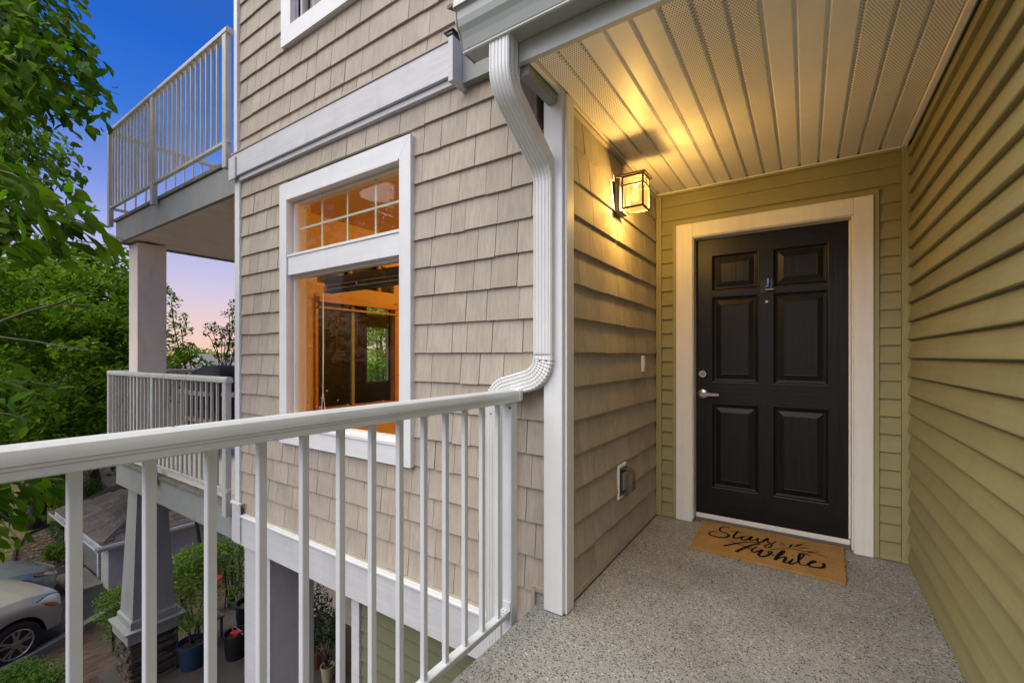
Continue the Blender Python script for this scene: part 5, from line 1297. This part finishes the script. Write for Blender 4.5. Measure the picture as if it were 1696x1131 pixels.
# hedges and shrubs
def shrub(name, label, clumps, base, size, m, stems=4, group=None, cat='shrub'):
    t = thing(name, label, cat, tuple(base), 0, group); bs = Vector(base); q = MB()
    for i in range(stems):
        c = random.choice(clumps)[0]; limb(q, (random.uniform(-.06, .06), random.uniform(-.06, .06), -.05), Vector(c)-bs, .014, .006, 0, 5, .16)
    q.build('stems', M['bark'], t, True)
    C, D, Nn, S = clump_leaves(clumps, size, .1, .8); V, F = leaf_geo(C-np.array(tuple(base)), D, Nn, S, .5); raw_mesh('foliage', V, F, M[m], t); return t
def bump_clumps(c, r, n, leaves, k=.55):
    out = []
    for i in range(n):
        d = Vector((random.gauss(0, 1), random.gauss(0, 1), random.gauss(0, 1))).normalized()*random.uniform(.2, .75)
        out.append(((c[0]+d.x*r[0], c[1]+d.y*r[1], c[2]+d.z*r[2]), (r[0]*k, r[1]*k, r[2]*k), leaves))
    return out
shrub('leggy_shrub', 'leggy bright shrub with bare dark stems beside the stone column base', clumps_px([(188, 992, 7.0, 24, 16, 420), (200, 980, 7.0, 14, 12, 200), (178, 1015, 7.0, 20, 16, 300), (195, 1025, 7.0, 16, 16, 200), (186, 1050, 7.0, 10, 14, 90), (197, 1065, 7, 8, 12, 60)]), P(188, 1104, 7.0), (.03, .06), 'leaf_shrub', 6)
shrub('low_hedge', 'low clipped hedge in the bottom corner below the silver beige car', [((-8.9+random.uniform(-.7, .75), 1.15+random.uniform(-.45, .45), -3.25+random.uniform(-.06, .06)), (.32, .30, .16), 520) for i in range(16)], (-8.9, 1.15, -3.4), (.03, .055), 'leaf_hedge', 6, cat='hedge')
c_ = P(345, 935, 8.0)
shrub('bushy_shrub', 'broad bushy green shrub behind the column under the balcony', clumps_px([(300, 935, 7.8, 26, 22, 420), (325, 918, 7.9, 30, 18, 520), (355, 905, 8.0, 26, 14, 380), (310, 960, 7.7, 28, 24, 460), (345, 945, 7.9, 30, 24, 460), (298, 985, 7.6, 20, 18, 240), (330, 985, 7.7, 22, 18, 240)]), P(325, 1050, 7.8), (.04, .075), 'leaf_shrub', 8)
shrub('bushy_shrub', 'lighter green shrub with twiggy stems next to the grey pier', clumps_px([(385, 908, 8.0, 24, 14, 420), (398, 935, 7.9, 18, 20, 260), (372, 940, 8.0, 20, 18, 200), (380, 975, 7.8, 22, 16, 150), (398, 985, 7.8, 16, 18, 150)]), P(385, 1045, 7.9), (.035, .07), 'leaf_shrub', 14)
shrub('round_hedge', 'dark rounded hedge beside the garage, the farther one', bump_clumps((-20.6, 4.2, GZ+.75), (.8, .8, .62), 8, 500), (-20.6, 4.2, GZ), (.06, .1), 'leaf_hedge', 5, cat='hedge')
shrub('round_hedge', 'brighter hedge close to the garage door, the nearer one', bump_clumps((-18.4, 3.55, GZ+.65), (.38, .38, .62), 8, 400), (-18.4, 3.55, GZ), (.05, .09), 'leaf_hedge', 5, cat='hedge')
shrub('small_shrub', 'small yellow green shrub at the end of the bark bed by the drive', bump_clumps((-16.3, 3.0, GZ+.32), (.35, .35, .34), 6, 260), (-16.3, 3.0, GZ), (.05, .09), 'leaf_shrub', 4)

# ------------------------------------------------------------------ pots and buckets on the lower porch
def pot(name, label, loc, r, h, m, taper=.75, rim=True, n=22):
    t = thing(name, label, 'bucket' if 'bucket' in name else 'pot', loc)
    pr = [(r*taper, 0), (r*(taper+.12), h*.4), (r*.97, h*.86), (r*1.05, h*.87), (r*1.06, h), (r*.94, h), (r*.90, h*.9), (r*.8, h*.5), (r*.1, h*.48)]
    MB().lathe(pr, n=n).build('shell', M[m], t, True, 35); MB().lathe([(r*.88, h*.80), (r*.5, h*.83), (.01, h*.84)], n=14).build('soil', M['soil'], t); return t
def plant(label, loc, h, r, size, m, n, name='potted_plant', flowers=0):
    t = thing(name, label, 'plant', loc); q = MB(); cl_ = []
    for i in range(9):
        a = i*2.4; e_ = Vector((math.cos(a)*r*random.uniform(.3, .9), math.sin(a)*r*random.uniform(.3, .9), h*random.uniform(.55, 1))); limb(q, (0, 0, 0), e_, .008, .004, 0, 4, .15)
        cl_.append((tuple(e_), (r*.45, r*.45, h*.22), n//9))
    q.build('stems', M['bark'], t, True); C, D, Nn, S = clump_leaves(cl_, size, .2, .7); V, F = leaf_geo(C, D, Nn, S); raw_mesh('foliage', V, F, M[m], t)
    if flowers:
        f = MB()
        for i in range(flowers):
            c = random.choice(cl_)[0]; p = Vector(c)+Vector((random.gauss(0, r*.3), random.gauss(0, r*.3), abs(random.gauss(0, h*.12))))
            f.lathe([(.004, -.01), (.022, 0), (.012, .012)], tuple(p), 6)
        f.build('blossoms', M['petal'], t)
PF = -2.95
pot('glazed_pot', 'blue glazed pot beside the stone column base', (-6.90, 2.56, PF), .17, .34, 'pot_blue')
plant('ferny green plant growing in the blue pot', (-6.90, 2.56, PF+.30), .42, .26, (.03, .06), 'leaf_shrub', 520)
bkt = pot('bucket', 'black bucket holding a red scoop, in front of the bigger black pot', (-6.62, 2.98, PF), .15, .34, 'pot_black', .8)
MB().tube([(-.15*math.cos(a), .02, .33+.05*math.sin(a)) for a in np.linspace(0, math.pi, 12)], .004, 5).build('handle', M['steel'], bkt)
rs = thing('scoop', 'red plastic scoop lying in the black bucket', 'scoop', (-6.60, 2.98, PF+.29))
MB().loft([[(-.09, -.04, .0), (-.09, .04, 0), (-.09, .05, .04), (-.09, -.05, .04)], [(.05, -.045, .02), (.05, .045, .02), (.05, .055, .07), (.05, -.055, .07)], [(.10, -.03, .06), (.10, .03, .06), (.10, .04, .09), (.10, -.04, .09)]]).build('blade', M['red'], rs)
MB().tube([(-.09, 0, .02), (-.15, .01, .07)], .012, 8).build('grip', M['red'], rs)
pot('planter', 'large black plastic pot behind the bucket', (-7.22, 3.48, PF), .22, .36, 'pot_black', .85)
plant('twiggy shrub growing in the large black pot', (-7.22, 3.48, PF+.32), .55, .24, (.03, .06), 'leaf_pot', 300)
pot('glazed_pot', 'pale teal pot half hidden by the grey pier', (-6.78, 3.62, PF), .15, .30, 'pot_teal')
pot('glazed_pot', 'cream glazed pot against the porch back wall', (-5.15, 3.42, PF), .085, .19, 'pot_cream')
plant('dark leafy plant in the cream pot', (-5.15, 3.42, PF+.17), .62, .20, (.03, .07), 'leaf_pot', 620)
pot('clay_pot', 'red clay pot beside the cream pot', (-5.52, 3.46, PF), .11, .22, 'terracotta')
plant('pale flowered plant in the red clay pot', (-5.52, 3.46, PF+.2), .75, .20, (.03, .07), 'leaf_pot', 560, flowers=26)
wc_ = thing('watering_can', 'blue plastic watering can by the porch planting', 'watering can', (-7.35, 2.95, -2.62))
MB().lathe([(.07, 0), (.075, .1), (.06, .13), (.05, .14)], n=14).build('body', M['blue'], wc_, True, 40); MB().tube([(.06, 0, .03), (.14, -.02, .11), (.17, -.02, .14)], .014, 8).build('spout', M['blue'], wc_); MB().tube([(-.06, 0, .03), (-.12, 0, .08), (-.04, 0, .15)], .01, 7).build('handle', M['blue'], wc_)
st_ = thing('plant_stand', 'small wooden stand under the blue watering can', 'stand', (-7.35, 2.95, PF))
quick('top', M['weather_wood'], st_, -.14, .14, -.14, .14, .30, .33)
for sx in (-.11, .11):
    for sy in (-.11, .11): quick('leg', M['weather_wood'], st_, sx-.015, sx+.015, sy-.015, sy+.015, 0, .299)
p_ = P(354, 960, 7.4)
hf = thing('bird_feeder', 'red hanging bird feeder among the shrubs', 'feeder', tuple(p_))
MB().lathe([(.012, .08), (.12, .03), (.115, .02), (.05, .015), (.05, -.10), (.10, -.11), (.10, -.13), (.02, -.14)], n=14).build('body', M['red'], hf, True, 40)
MB().tube([(0, 0, .08), (0, 0, .30), (.12, .1, .42), (.3, .25, .40), (.34, .28, 0), (.34, .28, PF-p_.z)], .008, 6).build('hook', M['dark_metal'], hf)

# shingles past the limit of single parts, one mesh per wall
for par in {o[0] for o in _over}:
    q = MB()
    for p_, me, loc, rz in _over:
        if p_ is par:
            n0 = len(q.bm.verts); q.bm.from_mesh(me); q.bm.verts.ensure_lookup_table()
            bmesh.ops.transform(q.bm, matrix=Matrix.Translation(loc) @ Matrix.Rotation(rz, 4, 'Z'), verts=q.bm.verts[n0:])
    tag(q.build('shingles', M['shingle'], par), kind='stuff')
